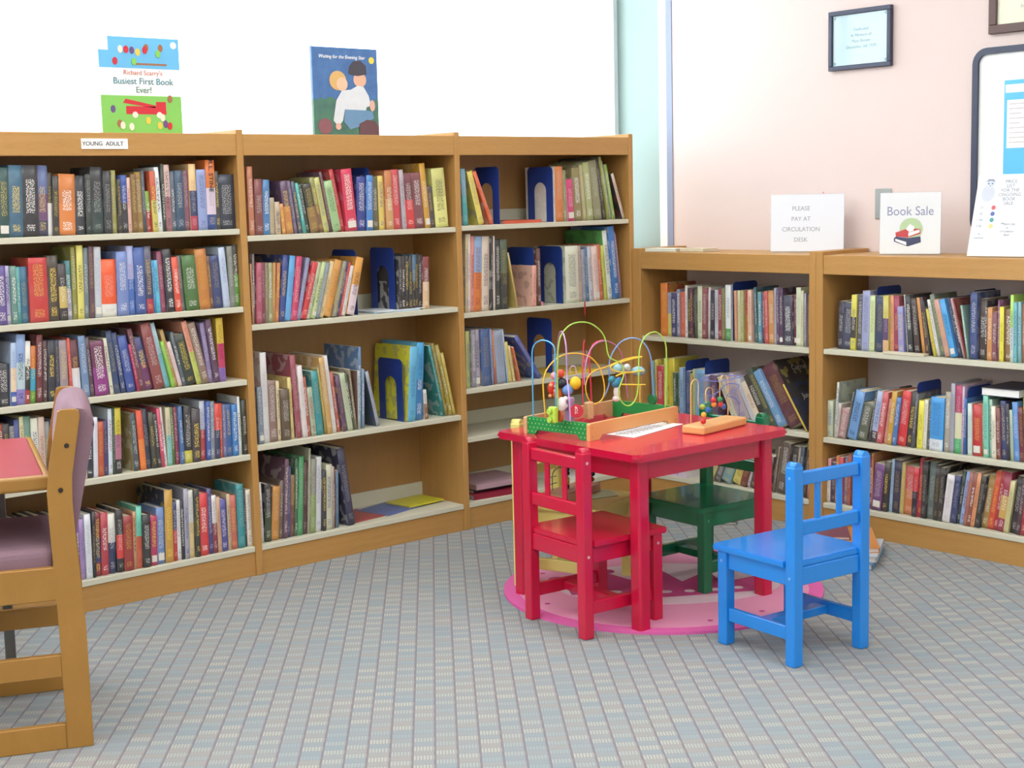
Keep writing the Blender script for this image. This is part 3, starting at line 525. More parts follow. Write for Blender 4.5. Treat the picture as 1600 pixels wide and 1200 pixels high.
for key, row in ROWS.items():
    cs, li = key
    for j, it in enumerate(row):
        rnd = random.Random(hash((cs, li, j)) % 100000 if False else (ord(cs[-1])*1000+li*100+j))
        if it['E']:
            a = cname(row[j-1]['cols'][0]) if j else None; c_ = cname(row[j+1]['cols'][0]) if j+1 < len(row) else None
            wh = 'beside the '+(c_ or a)+' '+bwords(it['kind'])
            if cs == 's3' and li == 0: wh = 'right of the leaning orange book' if j < 6 else 'beside the orange picture book'
            add_bookend(it, 'bookend', 'blue bookend '+wh+', '+wsh(it)+' shelf of '+CASES[cs][0], 'blue steel bookends'); continue
        hh, w_ = it['h'], it['w']; opt = it['opt']; cover = next((o[1:] for o in opt if o[0] == 'c'), None)
        maxd = .262 if cs[0] == 's' else .285
        if it['kind'] == 'picture_book': d = min(maxd-it['sb']-.01, hh*.85)
        elif it['kind'] == 'paperback': d = min(.2, hh*.64)
        else: d = min(.2, hh*.68)
        if cover: d = min(maxd-it['sb']-.01, hh*.8)
        hard = it['hard'] or (it['kind'] == 'picture_book' and w_ > .012)
        for o in opt:
            if o[0] == 'd': d = int(o[1:])/100
        me, mp = book_mesh(w_, hh, d, it['cols'], cover, hard, rnd, it['kind'])
        jit = rnd.uniform(-.004, .008) if it['kind'] != 'paperback' else rnd.uniform(-.006, .012)
        O = it['O']; th = it['th']; P = it['n']*(O@it['n']+jit)+it['u']*it['s']+np.array([0, 0, it['z']+(w_*math.sin(th) if th > 0 else 0)])
        e = thing(it['kind'] if it['kind'] != 'hardback' else 'hardback_book', it['label'], 'book', tuple(P), 0, {'hardback': 'books', 'paperback': 'paperbacks', 'picture_book': 'picture books'}[it['kind']]+' on the '+wsh(it)+' shelf of the '+CASES[cs][1])
        e.rotation_mode = 'XYZ'
        e.matrix_world = Matrix.Translation(Vector(P)) @ Matrix.Rotation(it['rz'], 4, 'Z') @ Matrix.Rotation(th, 4, 'Y')
        for nm, m_ in (('cover', me), ('pages', mp)):
            o = bpy.data.objects.new(nm, m_); C.objects.link(o); o.parent = e
        if w_ > .016 and rnd.random() < .1 and 'T1' not in opt:
            bo = min(.004, w_*.14) if hard else w_*.03
            o = obj('spine_label', bx(new(), w_*.14, w_*.86, -bo-.0006, -bo*.2, .012, .012+min(.024, w_*.9)), plain('spine_sticker', 'dcdad0', .6), e)
        for tg, wd_ in (('T2', 'Curren'), ('T3', 'Junel')):
            if tg in opt: text('cover_title', wd_, .032, plain('pale_title_ink', 'c8c4b8', .5), e, frame_m((w_+.0002, d*.62, hh*(.84 if tg == 'T2' else .7)), (0, 1, 0), (0, 0, 1)), ext=.0003)
        if 'T1' in opt:
            m_ = frame_m((w_/2, -.0052, hh*.775), (0, 0, -1), (1, 0, 0))
            text('spine_title', 'R.L. STINE', .021, INK, e, m_, xs=1.15)
# ---------------------------------------------------------------- children's table and chairs
def paint(name, col, r=.22): return plain(name, col, r, 0, .05, 6, 0, .5, .3)
REDP = paint('glossy_red_paint', 'c8143e'); BLUP = paint('glossy_blue_paint', '1f86e0'); GRNP = paint('glossy_green_paint', '12704a'); YELP = paint('pale_yellow_paint', 'e2d67c', .35)
CAP_GLINT = plain('screw_cap_glint', 'd8a0a8', .3)  # pale pink paints the highlights on the red chair's screw caps
def kids_chair(loc, deg, mat, label, cap):
    t = thing('childs_chair', label, 'chair', (*loc, 0), math.radians(deg), "children's wooden chairs")
    a, b_, q = .131, .1325, .0175
    for sx in (-1, 1):
        b = new(); bx(b, sx*a-q, sx*a+q, -b_-q, -b_+q, 0, .55, .004, None, 0, 2); obj('rear_leg', b, mat, t)
        b = new(); cyl(b, (sx*a, -b_-q+.002, .548), (sx*a, -b_+q-.002, .548), q-.003, 20)
        obj('post_cap', b, mat, t)
        b = new(); bx(b, sx*a-q, sx*a+q, b_-q, b_+q, 0, .272, .004, None, 0, 2); obj('front_leg', b, mat, t)
        obj('side_rail', bx(new(), sx*a-.009, sx*a+.009, -b_+q, b_-q, .222, .272, .002), mat, t)
        obj('side_stretcher', bx(new(), sx*a-.009, sx*a+.009, -b_+q, b_-q, .07, .108, .002), mat, t)
        obj('slat', bx(new(), sx*.042-.0095, sx*.042+.0095, -b_-.004, -b_+.004, .395, .5, .001), mat, t)
        for y, z in ((-b_, .245), (b_, .245), (-b_, .52)):
            obj('screw_cap', cyl(new(), (sx*(a+q-.001), y, z), (sx*(a+q+.0015), y, z), .0045, 10), cap, t)
    obj('front_rail', bx(new(), -a+q, a-q, b_-.009, b_+.009, .222, .272, .002), mat, t)
    obj('rear_rail', bx(new(), -a+q, a-q, -b_-.009, -b_+.009, .222, .272, .002), mat, t)
    obj('middle_stretcher', bx(new(), -a+.009, a-.009, -.02, .02, .075, .1, .002), mat, t)
    obj('top_rail', bx(new(), -a+q, a-q, -b_-.009, -b_+.009, .497, .533, .003), mat, t)
    obj('lower_rail', bx(new(), -a+q, a-q, -b_-.009, -b_+.009, .36, .398, .003), mat, t)
    b = new(); g = .155
    prism(b, [(-a+q+.001, -b_-.006), (a-q-.001, -b_-.006), (a-q-.001, -b_+q+.001), (g, -b_+q+.001), (g, b_+.028), (g-.012, b_+.036), (-g+.012, b_+.036), (-g, b_+.028), (-g, -b_+q+.001), (-a+q+.001, -b_+q+.001)], .2722, .29, 'z', None, .003)
    obj('seat', b, mat, t); return t
kids_chair((.657, -1.787), -6.1, BLUP, "bright blue child's wooden chair standing in front of the low bookcases", plain('blue_cap_glint', '6aa8e8', .3))  # lighter blue caps carry painted highlights
kids_chair((.434, -1.207), -95.5, REDP, "red child's wooden chair tucked under the front side of the red table", CAP_GLINT)
kids_chair((1.014, -1.147), 85.7, GRNP, "dark green child's wooden chair at the far side of the red table", plain('green_cap_glint', '3a9a70', .3))  # cap green is lightened to paint in the highlights
kids_chair((.694, -.852), 198.7, YELP, "pale yellow child's wooden chair behind the red table, a bead toy on its seat", plain('yellow_cap', '8a7a40', .3))
tb = thing('childs_table', "glossy red square child's table on the pink rug, toys on top", 'table', (.729, -1.13, 0), math.radians(-1.9))
LX, LY, HT = .662, .65, .54
b = new(); r = .02; P = []
for cx, cy, a0 in ((LX/2-r, LY/2-r, 0), (-LX/2+r, LY/2-r, 90), (-LX/2+r, -LY/2+r, 180), (LX/2-r, -LY/2+r, 270)):
    P += [(cx+r*math.cos(math.radians(a0+k*15)), cy+r*math.sin(math.radians(a0+k*15))) for k in range(7)]
prism(b, P, HT-.022, HT, 'z', None, .008); obj('tabletop', b, REDP, tb)
for sx in (-1, 1):
    for sy in (-1, 1):
        b = new(); cx, cy = sx*(LX/2-.061), sy*(LY/2-.0555)
        bx(b, cx-.022, cx+.022, cy-.022, cy+.022, 0, HT-.0222, .008, None, 0, 3); obj('leg', b, REDP, tb)
    obj('apron', bx(new(), sx*(LX/2-.055)-.009, sx*(LX/2-.055)+.009, -LY/2+.077, LY/2-.077, HT-.085, HT-.0222), REDP, tb)
    obj('apron', bx(new(), -LX/2+.077, LX/2-.077, sx*(LY/2-.055)-.009, sx*(LY/2-.055)+.009, HT-.085, HT-.0222), REDP, tb)
# ---------------------------------------------------------------- rug
rg = thing('round_rug', 'round pink rug with a magenta rim and crown under the red table', 'rug', (.845, -1.105, 0))
RIM = fabric('magenta_rug_rim', 'd04a98', 'e070b0'); FIELD = fabric('pink_rug_pile', 'dc8ab0', 'e8a0be'); PALE = fabric('pale_rug_pile', 'd8bccc', 'e4ccd4'); MAG = fabric('magenta_rug_motif', 'b83a78', 'c85088')
b = new(); prism(b, disc_pts(0, 0, .518, 72), 0, .008, 'z', None, .002); obj('rim', b, RIM, rg)
b = new(); prism(b, disc_pts(0, 0, .472, 64), .008, .0092, 'z'); obj('field', b, FIELD, rg)
u_ = math.degrees(math.atan2(.756, .654))-90; rm = Matrix.Rotation(math.radians(u_), 4, 'Z')
b = new(); prism(b, disc_pts(.02, .02, .37, 48, ry=.25), .0092, .0098, 'z', rm); obj('oval', b, PALE, rg)
b = new(); crown = [(-.30, -.10), (-.15, -.14), (0, -.15), (.15, -.14), (.30, -.10), (.31, -.02), (.34, .09), (.2, .01), (.17, .16), (.07, .03), (0, .22), (-.07, .03), (-.17, .16), (-.2, .01), (-.34, .09), (-.31, -.02)]
prism(b, crown, .0098, .0104, 'z', rm)
for x, y in ((.34, .1), (.17, .18), (0, .235), (-.17, .18), (-.34, .1)): prism(b, disc_pts(x, y, .028, 18), .0098, .0104, 'z', rm)
for k in range(14):
    a = k*2*math.pi/14+.2; prism(b, disc_pts(.425*math.cos(a), .425*math.sin(a), .009, 10), .0092, .0098, 'z')
obj('crown_motif', b, MAG, rg)
b = new()
for k in range(7):
    x = -.24+.08*k; prism(b, disc_pts(x, -.06-.03*(1-(x/.24)**2), .024 if k % 2 else .017, 16, ry=.016), .0104, .0108, 'z', rm)
prism(b, [(-.29, -.112), (0, -.162), (.29, -.112), (.29, -.104), (0, -.154), (-.29, -.104)], .0104, .0108, 'z', rm)
obj('crown_jewels', b, PALE, rg)
# ---------------------------------------------------------------- bead maze on the table
ZT = HT+.0005
A_ = np.array([.470, -1.167]); Bv = np.array([.44, -.897]); ex = np.array([.444, .046]); ex /= np.linalg.norm(ex); an = math.atan2(ex[1], ex[0])
MAZEW = plain('honey_beech_wood', 'dca468', .4, 0, .08, 14); PALEW = plain('pale_beech_end_grain', 'd0a678', .45, 0, .08, 30)
mz = thing('bead_maze', 'large wire bead maze with green dotted end panel on the red table', 'toy', (A_[0], A_[1], ZT), an)
ML, MW, MH, TH_ = .446, .272, .053, .013
def board(pl, y0, y1, axis, m_, nm, inv=0):
    L = pl; p = [(0, 0), (.045, 0), (.06, .014), (L-.06, .014), (L-.045, 0), (L, 0), (L, MH-.004), (L-.004, MH), (.004, MH), (0, MH-.004)]
    if axis == 'x': p = [(a, b2) for a, b2 in p]
    b = new(); prism(b, p, y0, y1, axis); return obj(nm, b, m_, mz)
t = NT('green_dotted_paint'); o = t.objco(); s = t.n('ShaderNodeSeparateXYZ'); t.l(o, s.inputs[0])
yy = t.math('DIVIDE', s.outputs[1], .0155); zz = t.math('DIVIDE', t.math('SUBTRACT', s.outputs[2], .002), .013); row = t.math('FLOOR', zz)
fy = t.math('SUBTRACT', t.math('FRACT', t.math('ADD', yy, t.math('MULTIPLY', t.math('MODULO', row, 2.0), .5))), .5); fz = t.math('SUBTRACT', t.math('FRACT', zz), .5)
dd = t.math('ADD', t.math('MULTIPLY', fy, fy), t.math('MULTIPLY', t.math('MULTIPLY', fz, fz), .7))
t.l(t.mix(t.math('LESS_THAN', dd, .014), hexc('159246'), hexc('cfe08a')), t.b.inputs['Base Color']); t.b.inputs['Roughness'].default_value = .35; DOT = t.m
GRN2 = plain('bright_green_paint', '159246', .35)
board(ML, 0, TH_, 'y', MAZEW, 'side_panel'); board(ML, MW-TH_, MW, 'y', PALEW, 'side_panel')
for x0, m_, nm in ((.004, DOT, 'dotted_end_panel'), (ML-TH_-.004, GRN2, 'green_end_panel')):
    L = MW-2*TH_; p = [(TH_+a, c) for a, c in [(0, 0), (.03, 0), (.042, .014), (L-.042, .014), (L-.03, 0), (L, 0), (L, MH), (0, MH)]]
    b = new(); prism(b, p, x0, x0+TH_, 'x'); obj(nm, b, m_, mz)
for x, y in ((.012, -.001), (.012, MW+.001), (ML-.012, -.001)):
    for z in (.012, .04): obj('screw', cyl(new(), (x, y, z), (x, y+(.0012 if y > 0 else -.0012), z), .0022, 8), plain('brass_screw', 'c8a878', .3, .8), mz)
mzM = Matrix.Translation((A_[0], A_[1], ZT)) @ Matrix.Rotation(an, 4, 'Z'); mzI = mzM.inverted()
def on_plane(pts, crop, a, b2, inv):     # picture points on the upright plane through a and b2 (floor-plan points), in the toy's own space
    ox, oy, sc = crop; a = np.array(a, float); b2 = np.array(b2, float); d_ = b2-a; nn = np.array([-d_[1], d_[0], 0.])
    return [inv @ Vector(hpl(ox+x/sc, oy+y/sc, (a[0], a[1], 0), nn)) for x, y in pts]
M1 = (780, 490, 5.714)
def mp(x, y): v = mzM @ Vector((x, y, 0)); return (v.x, v.y)
xa, xb_ = .0105, ML-.0105
def wire(nm, pts, a, b2, col, r=.0023, crop=M1, inv=None, par=None, k=6):
    P = on_plane(pts, crop, a, b2, inv or mzI); b = new(); tube(b, P, r, 8, True, k)
    return obj(nm, b, plain('wire_'+col, col, .3, 0, .02), par or mz)
pa = lambda f: mp(xa, MW*f)
pb = lambda f: mp(xb_, MW*f)
wire('wire', [(305, 935), (300, 700), (296, 450), (296, 330), (320, 270), (370, 241), (420, 243), (470, 270), (495, 320), (500, 480), (505, 700), (508, 950)], pa(.1), pa(.9), '5cb0e0')
wire('wire', [(415, 945), (395, 700), (395, 600), (420, 510), (480, 430), (560, 375), (650, 355), (740, 362), (820, 395), (885, 465), (920, 550), (938, 640), (938, 710), (915, 770), (870, 803), (830, 805), (795, 760), (775, 700), (772, 640), (790, 575), (830, 525), (880, 498), (960, 475), (1040, 440), (1120, 408), (1200, 390), (1275, 383)], pa(.8), mp(ML*.78, MW*.45), 'f0c040')
wire('wire', [(1275, 385), (1180, 405), (1090, 432), (1010, 460), (995, 485), (1030, 512), (1100, 524), (1180, 523), (1290, 508)], mp(ML*.55, MW*.5), mp(ML*.88, MW*.3), 'f2d840')
wire('wire', [(1290, 508), (1200, 523), (1100, 535), (1040, 560)], mp(ML*.88, MW*.3), mp(ML*.6, MW*.6), 'f2d840')
wire('wire', [(1085, 632), (1180, 634), (1305, 634)], mp(ML*.62, MW*.6), mp(ML*.9, MW*.3), 'f2d840')
wire('wire', [(1258, 805), (1256, 720), (1256, 640)], pb(.45), mp(ML*.9, MW*.3), 'f2c850')
wire('wire', [(525, 965), (522, 800), (520, 560), (522, 400), (530, 290), (550, 200), (600, 130), (660, 90), (740, 76), (820, 92), (890, 140), (935, 200), (955, 270), (965, 340), (985, 390), (1030, 418), (1080, 440), (1108, 480), (1112, 540), (1095, 600), (1070, 670), (1072, 730), (1095, 790), (1140, 822), (1190, 805), (1225, 740), (1242, 640), (1245, 520), (1246, 400), (1262, 290), (1310, 200), (1385, 165), (1450, 200), (1485, 270), (1493, 380), (1490, 560), (1482, 838)], pa(.55), pb(.05), 'a8d858')
wire('wire', [(935, 745), (965, 680), (985, 600), (980, 500), (990, 410), (1030, 320), (1100, 245), (1190, 218), (1270, 242), (1330, 320), (1358, 420), (1366, 560), (1376, 740)], mp(ML*.55, MW*.8), pb(.22), '7aa0dc')
wire('wire', [(635, 965), (628, 800), (620, 700), (605, 560), (602, 420), (598, 300), (580, 200), (555, 160), (535, 190), (522, 300), (515, 500)], pa(.4), mp(ML*.3, MW*.9), 'c090c8')
wire('wire', [(760, 640), (765, 520), (785, 400), (830, 300), (900, 250), (970, 248), (1040, 285), (1090, 360), (1115, 470), (1135, 640), (1150, 760)], mp(ML*.3, MW*.5), pb(.75), 'c07ab0')
wire('wire', [(750, 975), (747, 800), (745, 600), (745, 420), (752, 300), (760, 236), (764, 300), (768, 420), (765, 560)], pa(.2), mp(ML*.25, MW*.5), 'd03440')
wire('wire', [(825, 790), (818, 640), (808, 500), (806, 400), (825, 300), (870, 255), (930, 240)], mp(ML*.45, MW*.9), mp(ML*.7, MW*.7), 'd03450', .0028)
wire('wire', [(648, 530), (630, 500), (650, 470), (680, 480), (690, 560)], mp(ML*.3, MW*.5), mp(ML*.35, MW*.4), 'c8a0d0', .0016)
def bead(nm, x, y, r, col, a, b2, sz=(1, 1, 1), par=None, inv=None, crop=M1, lab=None):
    p = on_plane([(x, y)], crop, a, b2, inv or mzI)[0]; b = new(); ball(b, p, r, sz)
    return obj(nm, b, plain('bead_'+col, col, .25, 0, .02), par or mz, lab)
pm, pn = mp(ML*.18, MW*.75), mp(ML*.3, MW*.5)
bead('bead', 480, 665, .021, 'd83a28', pm, pn, (1, .7, 1.0), lab='red spotted bead'); bead('bead', 520, 715, .019, 'e0702a', pm, pn, (1, .7, 1)); bead('bead', 545, 535, .014, 'd84a38', pm, pn)
bead('bead', 490, 555, .012, 'e0a0b0', pm, pn); bead('bead', 560, 620, .017, '252a38', pm, pn); bead('bead', 610, 680, .019, '6a9ad8', pm, pn); bead('bead', 680, 620, .021, 'e8c028', pm, pn, (.9, .9, 1), lab='yellow bead')
bead('bead', 560, 810, .021, 'e8d8d8', pa(.5), pn, (.5, .8, 1.1)); bead('bead', 590, 760, .008, 'f0e8e8', pa(.5), pn); bead('bead', 592, 825, .008, 'f0e8e8', pa(.5), pn)
for x, y in ((460, 640), (505, 650), (455, 735), (500, 690), (520, 745)): bead('bead_spot', x, y, .006, 'e8a070', mp(ML*.12, MW*.75), mp(ML*.24, MW*.5))
# mauve upright with the STOP disc
p = on_plane([(620, 830)], M1, pa(.5), pn, mzI)[0]; b = new(); bx(b, p.x-.01, p.x+.01, p.y-.018, p.y+.012, p.z-.05, p.z+.03, .003); obj('mauve_block', b, plain('mauve_block_paint', 'a888a8', .4), mz)
p = on_plane([(690, 870)], M1, pa(.28), mp(ML*.5, MW*.5), mzI)[0]; vd = (mzI.to_3x3() @ Vector(-FW)).normalized()
dsk = obj('stop_disc', cyl(new(), p-vd*.003, p+vd*.003, .021, 28), plain('stop_red', 'c02038', .35), mz)
upv = Vector((0, 0, 1)); exv = upv.cross(vd).normalized()
text('lettering', 'STOP', .0125, WHITE, dsk, frame_m(p+vd*.0036, upv, -exv))
LIME = plain('lime_bead_paint', 'b8dc50', .35)
p = on_plane([(490, 905)], M1, pa(.45), mp(ML*.3, MW*.5), mzI)[0]; b = new(); bx(b, p.x-.012, p.x+.006, p.y-.014, p.y+.014, p.z-.024, p.z+.026, .004, None, 0, 2)
for dz in (-.014, .012): cyl(b, (p.x-.013, p.y+.004, p.z+dz), (p.x-.02, p.y+.006, p.z+dz), .009, 16)
obj('lime_block', b, LIME, mz); obj('red_disc', cyl(new(), (p.x+.008, p.y-.014, p.z-.004), (p.x+.013, p.y-.016, p.z-.004), .018, 20), plain('brick_red_bead', 'a8482c', .35), mz)
q1, q2 = mp(ML*.6, MW*.7), mp(ML*.8, MW*.5)
for x, y, r, c_, sz in ((1005, 590, .013, '3a8aa0', (1, 1, 1)), (1040, 620, .016, '3a90b0', (1, 1, 1)), (1070, 600, .012, '4a88c8', (1, 1, 1)), (1050, 700, .014, 'e8e4e0', (.8, .8, 1.5)), (1045, 760, .013, 'e8dcd8', (1, 1, .8)), (1060, 490, .016, '9ac8d0', (1, 1, 1)), (1240, 515, .02, '8ab8c8', (1.2, 1.2, .8)), (1140, 480, .012, 'd0d8d8', (1, 1, 1))):
    bead('bead', x, y, r, c_, q1, q2, sz)
p = on_plane([(1365, 765)], M1, pb(.0), pb(.6), mzI)[0]; obj('green_wheel', cyl(new(), (p.x-.006, p.y, p.z), (p.x+.006, p.y-.002, p.z), .017, 24), plain('green_wheel_paint', '18804a', .35), mz)
p = on_plane([(800, 845)], M1, mp(ML*.4, MW*.4), mp(ML*.6, MW*.4), mzI)[0]; b = new(); bx(b, p.x-.014, p.x+.014, p.y-.01, p.y+.01, p.z-.035, p.z+.02, .003)
for dz in (.0, -.016): cyl(b, (p.x-.015, p.y-.004, p.z+dz), (p.x-.017, p.y-.004, p.z+dz), .005, 12)
obj('beech_block', b, PALEW, mz)
# ---------------------------------------------------------------- small bead maze
NEAR = np.array([.771, -1.357]); RGT = np.array([1.017, -1.324]); e2 = (RGT-NEAR)/np.linalg.norm(RGT-NEAR); a2 = math.atan2(e2[1], e2[0])
sm = thing('small_bead_maze', 'small bead maze on a honey-coloured wooden block, right side of the red table', 'toy', (NEAR[0], NEAR[1], ZT), a2)
SL, SW, SHH = .246, .083, .026
b = new(); bx(b, 0, SL, 0, SW, 0, SHH, .006, None, 0, 3); obj('base', b, MAZEW, sm)
smM = Matrix.Translation((NEAR[0], NEAR[1], ZT)) @ Matrix.Rotation(a2, 4, 'Z'); smI = smM.inverted()
def sp(x, y): v = smM @ Vector((x, y, 0)); return (v.x, v.y)
M2 = (940, 560, 5.714)
def sw(pts, a, b2, col, r=.0018): return wire('wire', pts, a, b2, col, r, M2, smI, sm)
TAN = 'e0b878'
sw([(797, 582), (796, 400), (796, 260), (812, 205), (835, 188), (858, 205), (864, 280), (862, 400), (885, 440)], sp(.03, .04), sp(.09, .05), TAN)
sw([(1057, 400), (1055, 300), (1057, 200), (1075, 160), (1095, 150), (1120, 170), (1130, 230), (1130, 350), (1128, 505)], sp(.13, .065), sp(.19, .03), TAN)
sw([(935, 400), (928, 320), (935, 280), (962, 260), (988, 280), (996, 360)], sp(.07, .03), sp(.12, .05), TAN)
sw([(885, 440), (860, 360), (862, 250), (885, 195), (950, 160), (1020, 138), (1120, 150), (1250, 160), (1150, 185), (1050, 205), (940, 200), (870, 198)], sp(.07, .085), sp(.17, -.005), '6a78c0', .0013)
sw([(865, 300), (920, 300), (990, 330), (960, 345), (1040, 300), (1110, 235), (1180, 225), (1230, 245), (1180, 290), (1120, 330), (1180, 350), (1222, 390), (1228, 450), (1228, 512)], sp(.09, .075), sp(.2, .01), '5a6ab8', .0013)
for x, y, c_ in ((998, 372, 'c83038'), (1055, 365, '3a9a60'), (1003, 410, 'e09038'), (1062, 408, 'c83a38'), (935, 402, '2a8a78'), (900, 432, '9ab048'), (952, 460, '2a68c0'), (912, 503, 'e0b040'), (908, 562, 'c83030'), (1090, 430, '3a60b0')):
    bead('bead', x, y, .0088, c_, sp(.07, .03), sp(.14, .04), (1, 1, 1), sm, smI, M2)
# paper on the table
pz = ZT+.0003; b = new(); Q = [(.602, -1.225), (.893, -1.161), (.876, -1.083), (.590, -1.115)]
prism(b, Q, pz, pz+.0012, 'z'); pp = obj('paper_sheet', b, WHITE); tag(pp, 'white printed paper lying on the red table between the two bead mazes', 'paper')
b = new(); rnd = random.Random(5); ea = Vector((.291, .064, 0)).normalized(); eb = Vector((-ea.y, ea.x, 0))
for k in range(5):
    x = .01
    while x < .2:
        w1 = rnd.uniform(.006, .02); o_ = Vector((.615, -1.2, pz+.0014))+ea*(x+.01)+eb*(.012+.014*k)
        quadm(b, [o_, o_+ea*w1, o_+ea*w1+eb*.006, o_+eb*.006]); x += w1+.006
obj('print', b, plain('blue_grey_ink', '8a94b8', .6), pp)
# ---------------------------------------------------------------- bead toy on the yellow chair
YZ = .2905; tcn = hz(884, 772, YZ)
ct = thing('wooden_bead_toy', 'wooden bead toy on the seat of the pale yellow chair', 'toy', (.70, -.845, YZ), math.radians(14))
b = new(); bx(b, -.13, .11, -.04, .05, 0, .03, .006, None, 0, 3); obj('base', b, plain('pinkish_beech', 'cfa083', .45, 0, .08, 20), ct)
ctM = Matrix.Translation((.70, -.845, YZ)) @ Matrix.Rotation(math.radians(14), 4, 'Z'); ctI = ctM.inverted()
def cp(x, y): v = ctM @ Vector((x, y, 0)); return (v.x, v.y)
M3 = (825, 700, 8.889)
for pts, a, b2, c_ in (([(340, 590), (338, 440), (345, 350), (390, 290), (450, 270), (520, 300), (540, 560)], cp(-.1, .02), cp(-.02, .02), '3a3438'), ([(240, 540), (240, 470), (300, 410), (390, 390)], cp(-.11, -.01), cp(-.06, .03), '3a3a48'), ([(240, 540), (320, 505), (400, 480)], cp(-.11, -.01), cp(-.05, .0), '4a4450'), ([(885, 480), (890, 380), (885, 250), (840, 150), (700, 120)], cp(.08, 0), cp(.02, .01), '3a3438')):
    wire('wire', pts, a, b2, c_, .0014, M3, ctI, ct)
for x, y, r, c_ in ((540, 350, .0095, '2a2c40'), (540, 430, .0095, 'e0c030'), (540, 470, .0095, 'e0c030'), (540, 535, .0095, '33303a'), (540, 290, .0095, '2a2c50'), (893, 355, .0095, '22263a'), (885, 435, .0095, 'b84a28'), (885, 280, .0095, '8a2430')):
    bead('bead', x, y, r, c_, cp(-.03, 0), cp(.08, 0), (1, 1, 1), ct, ctI, M3)
# a sheet of paper lying on the yellow seat
b = new(); prism(b, [(.70, -.93), (.80, -.955), (.845, -.87), (.79, -.82)], YZ+.0005, YZ+.0025, 'z'); pq = obj('booklet', b, plain('pale_green_booklet', 'b4bc90', .5)); tag(pq, 'pale green booklet lying on the pale yellow chair seat', 'booklet')
# ---------------------------------------------------------------- reading chair and table at left
P0 = Vector((-1.127, -1.092, 0)); wv = Vector((-.918, .397, 0)).normalized()
an = math.atan2(-wv.y, -wv.x)      # local x points backwards (away from the sitter)
rc = thing('reading_chair', 'golden oak sled-base armless chair with mauve upholstered back and seat', 'chair', tuple(P0), an)
# local: -x forward, y away from the camera, z up
def fx(t_): return -t_
PURP = fabric('mauve_upholstery', '7a5f6b', '8c707c')
post = [(0, 0), (.0, .30), (.010, .5), (.013, .60), (.010, .66), (-.016, .80), (-.014, .812), (-.006, .816), (.026, .816), (.034, .812), (.036, .80), (.062, .68), (.069, .62), (.068, .55), (.062, .30), (.06, 0)]
for i, y0 in enumerate((0, .45)):
    y1 = y0+.022
    b = new(); prism(b, [(fx(a), c) for a, c in post], y0, y1, 'y', None, .002); obj('rear_post', b, CHAIRW, rc)
    for nm, z0, z1 in (('sled_rail', 0, .062), ('middle_rail', .178, .232), ('seat_rail', .365, .445)):
        b = new(); bx(b, fx(.44), fx(.0605), y0+.001, y1-.001, z0, z1, .002); obj(nm, b, CHAIRW, rc)
    b = new(); bx(b, fx(.50), fx(.4405), y0, y1, 0, .46, .002); obj('front_post', b, CHAIRW, rc)
    if i == 0:
        for z, tt in ((.732, .018), (.628, .038)):
            obj('bolt', cyl(new(), (fx(tt), y0-.0015, z), (fx(tt), y0+.001, z), .0058, 16), plain('dark_bolt_head', '3c3630', .4, .6), rc)
obj('back_rail', bx(new(), fx(.045), fx(.02), .0225, .4495, .36, .43, .002), CHAIRW, rc)
obj('front_rail', bx(new(), fx(.49), fx(.465), .0225, .4495, .36, .43, .002), CHAIRW, rc)
b = new(); bx(b, fx(.47), fx(.06), .023, .449, .40, .485, .018, None, 0, 3); obj('seat_cushion', b, PURP, rc)
b = new(); pad = [(-.048, .775), (-.036, .806), (-.012, .815), (.014, .814), (.032, .795), (.043, .75), (.052, .68), (.0535, .6), (.05, .54), (.036, .508), (.016, .505), (.004, .54), (-.014, .62), (-.034, .71)]
pad = [(v.x, v.y) for v in cat([(a, c, 0) for a, c in pad+pad[:1]], 4)][:-1]
prism(b, [(fx(a), c) for a, c in pad], .0225, .4495, 'y', None, .006)
for f in b.faces: f.smooth = len(f.verts) < 8
obj('back_cushion', b, PURP, rc)
TBW = plain('red_laminate', 'a8434c', .35, 0, .05)
rt_ = thing('reading_table', 'low reading table with dark red top and rounded oak edge at left', 'table', (-1.148, -1.002, 0), 0)
c0 = Vector((-1.162, -1.035, 0)); d1 = Vector((-.945, .326, 0)).normalized(); d2 = Vector((.28, .96, 0)); d2 = (d2-d1*d2.dot(d1)).normalized()
lm = Matrix.Identity(4)
for i in range(3): lm[i][0] = d1[i]; lm[i][1] = d2[i]; lm[i][2] = (0, 0, 1)[i]; lm[i][3] = (c0-Vector((-1.148, -1.002, 0)))[i]
r = .012; Tw, Tl = 1.2, .62
b = new(); bx(b, .018, Tw, .055, .05+Tl, .628, .652, 0, lm); obj('top', b, TBW, rt_)
b = new(); bx(b, 0, Tw, .036, .0545, .616, .653, .008, lm, 0, 3); obj('edge', b, CHAIRW, rt_)
b = new(); bx(b, 0, .0175, .055, .05+Tl, .616, .653, .008, lm, 0, 3); obj('edge', b, CHAIRW, rt_)
STL = plain('grey_steel_leg', '7a7e82', .35, .6)
for x, y in ((.1, .56), (1.1, .56), (1.1, .12)):
    b = new(); bx(b, x-.014, x+.014, y-.014, y+.014, 0, .6275, .003, lm); obj('leg', b, STL, rt_)
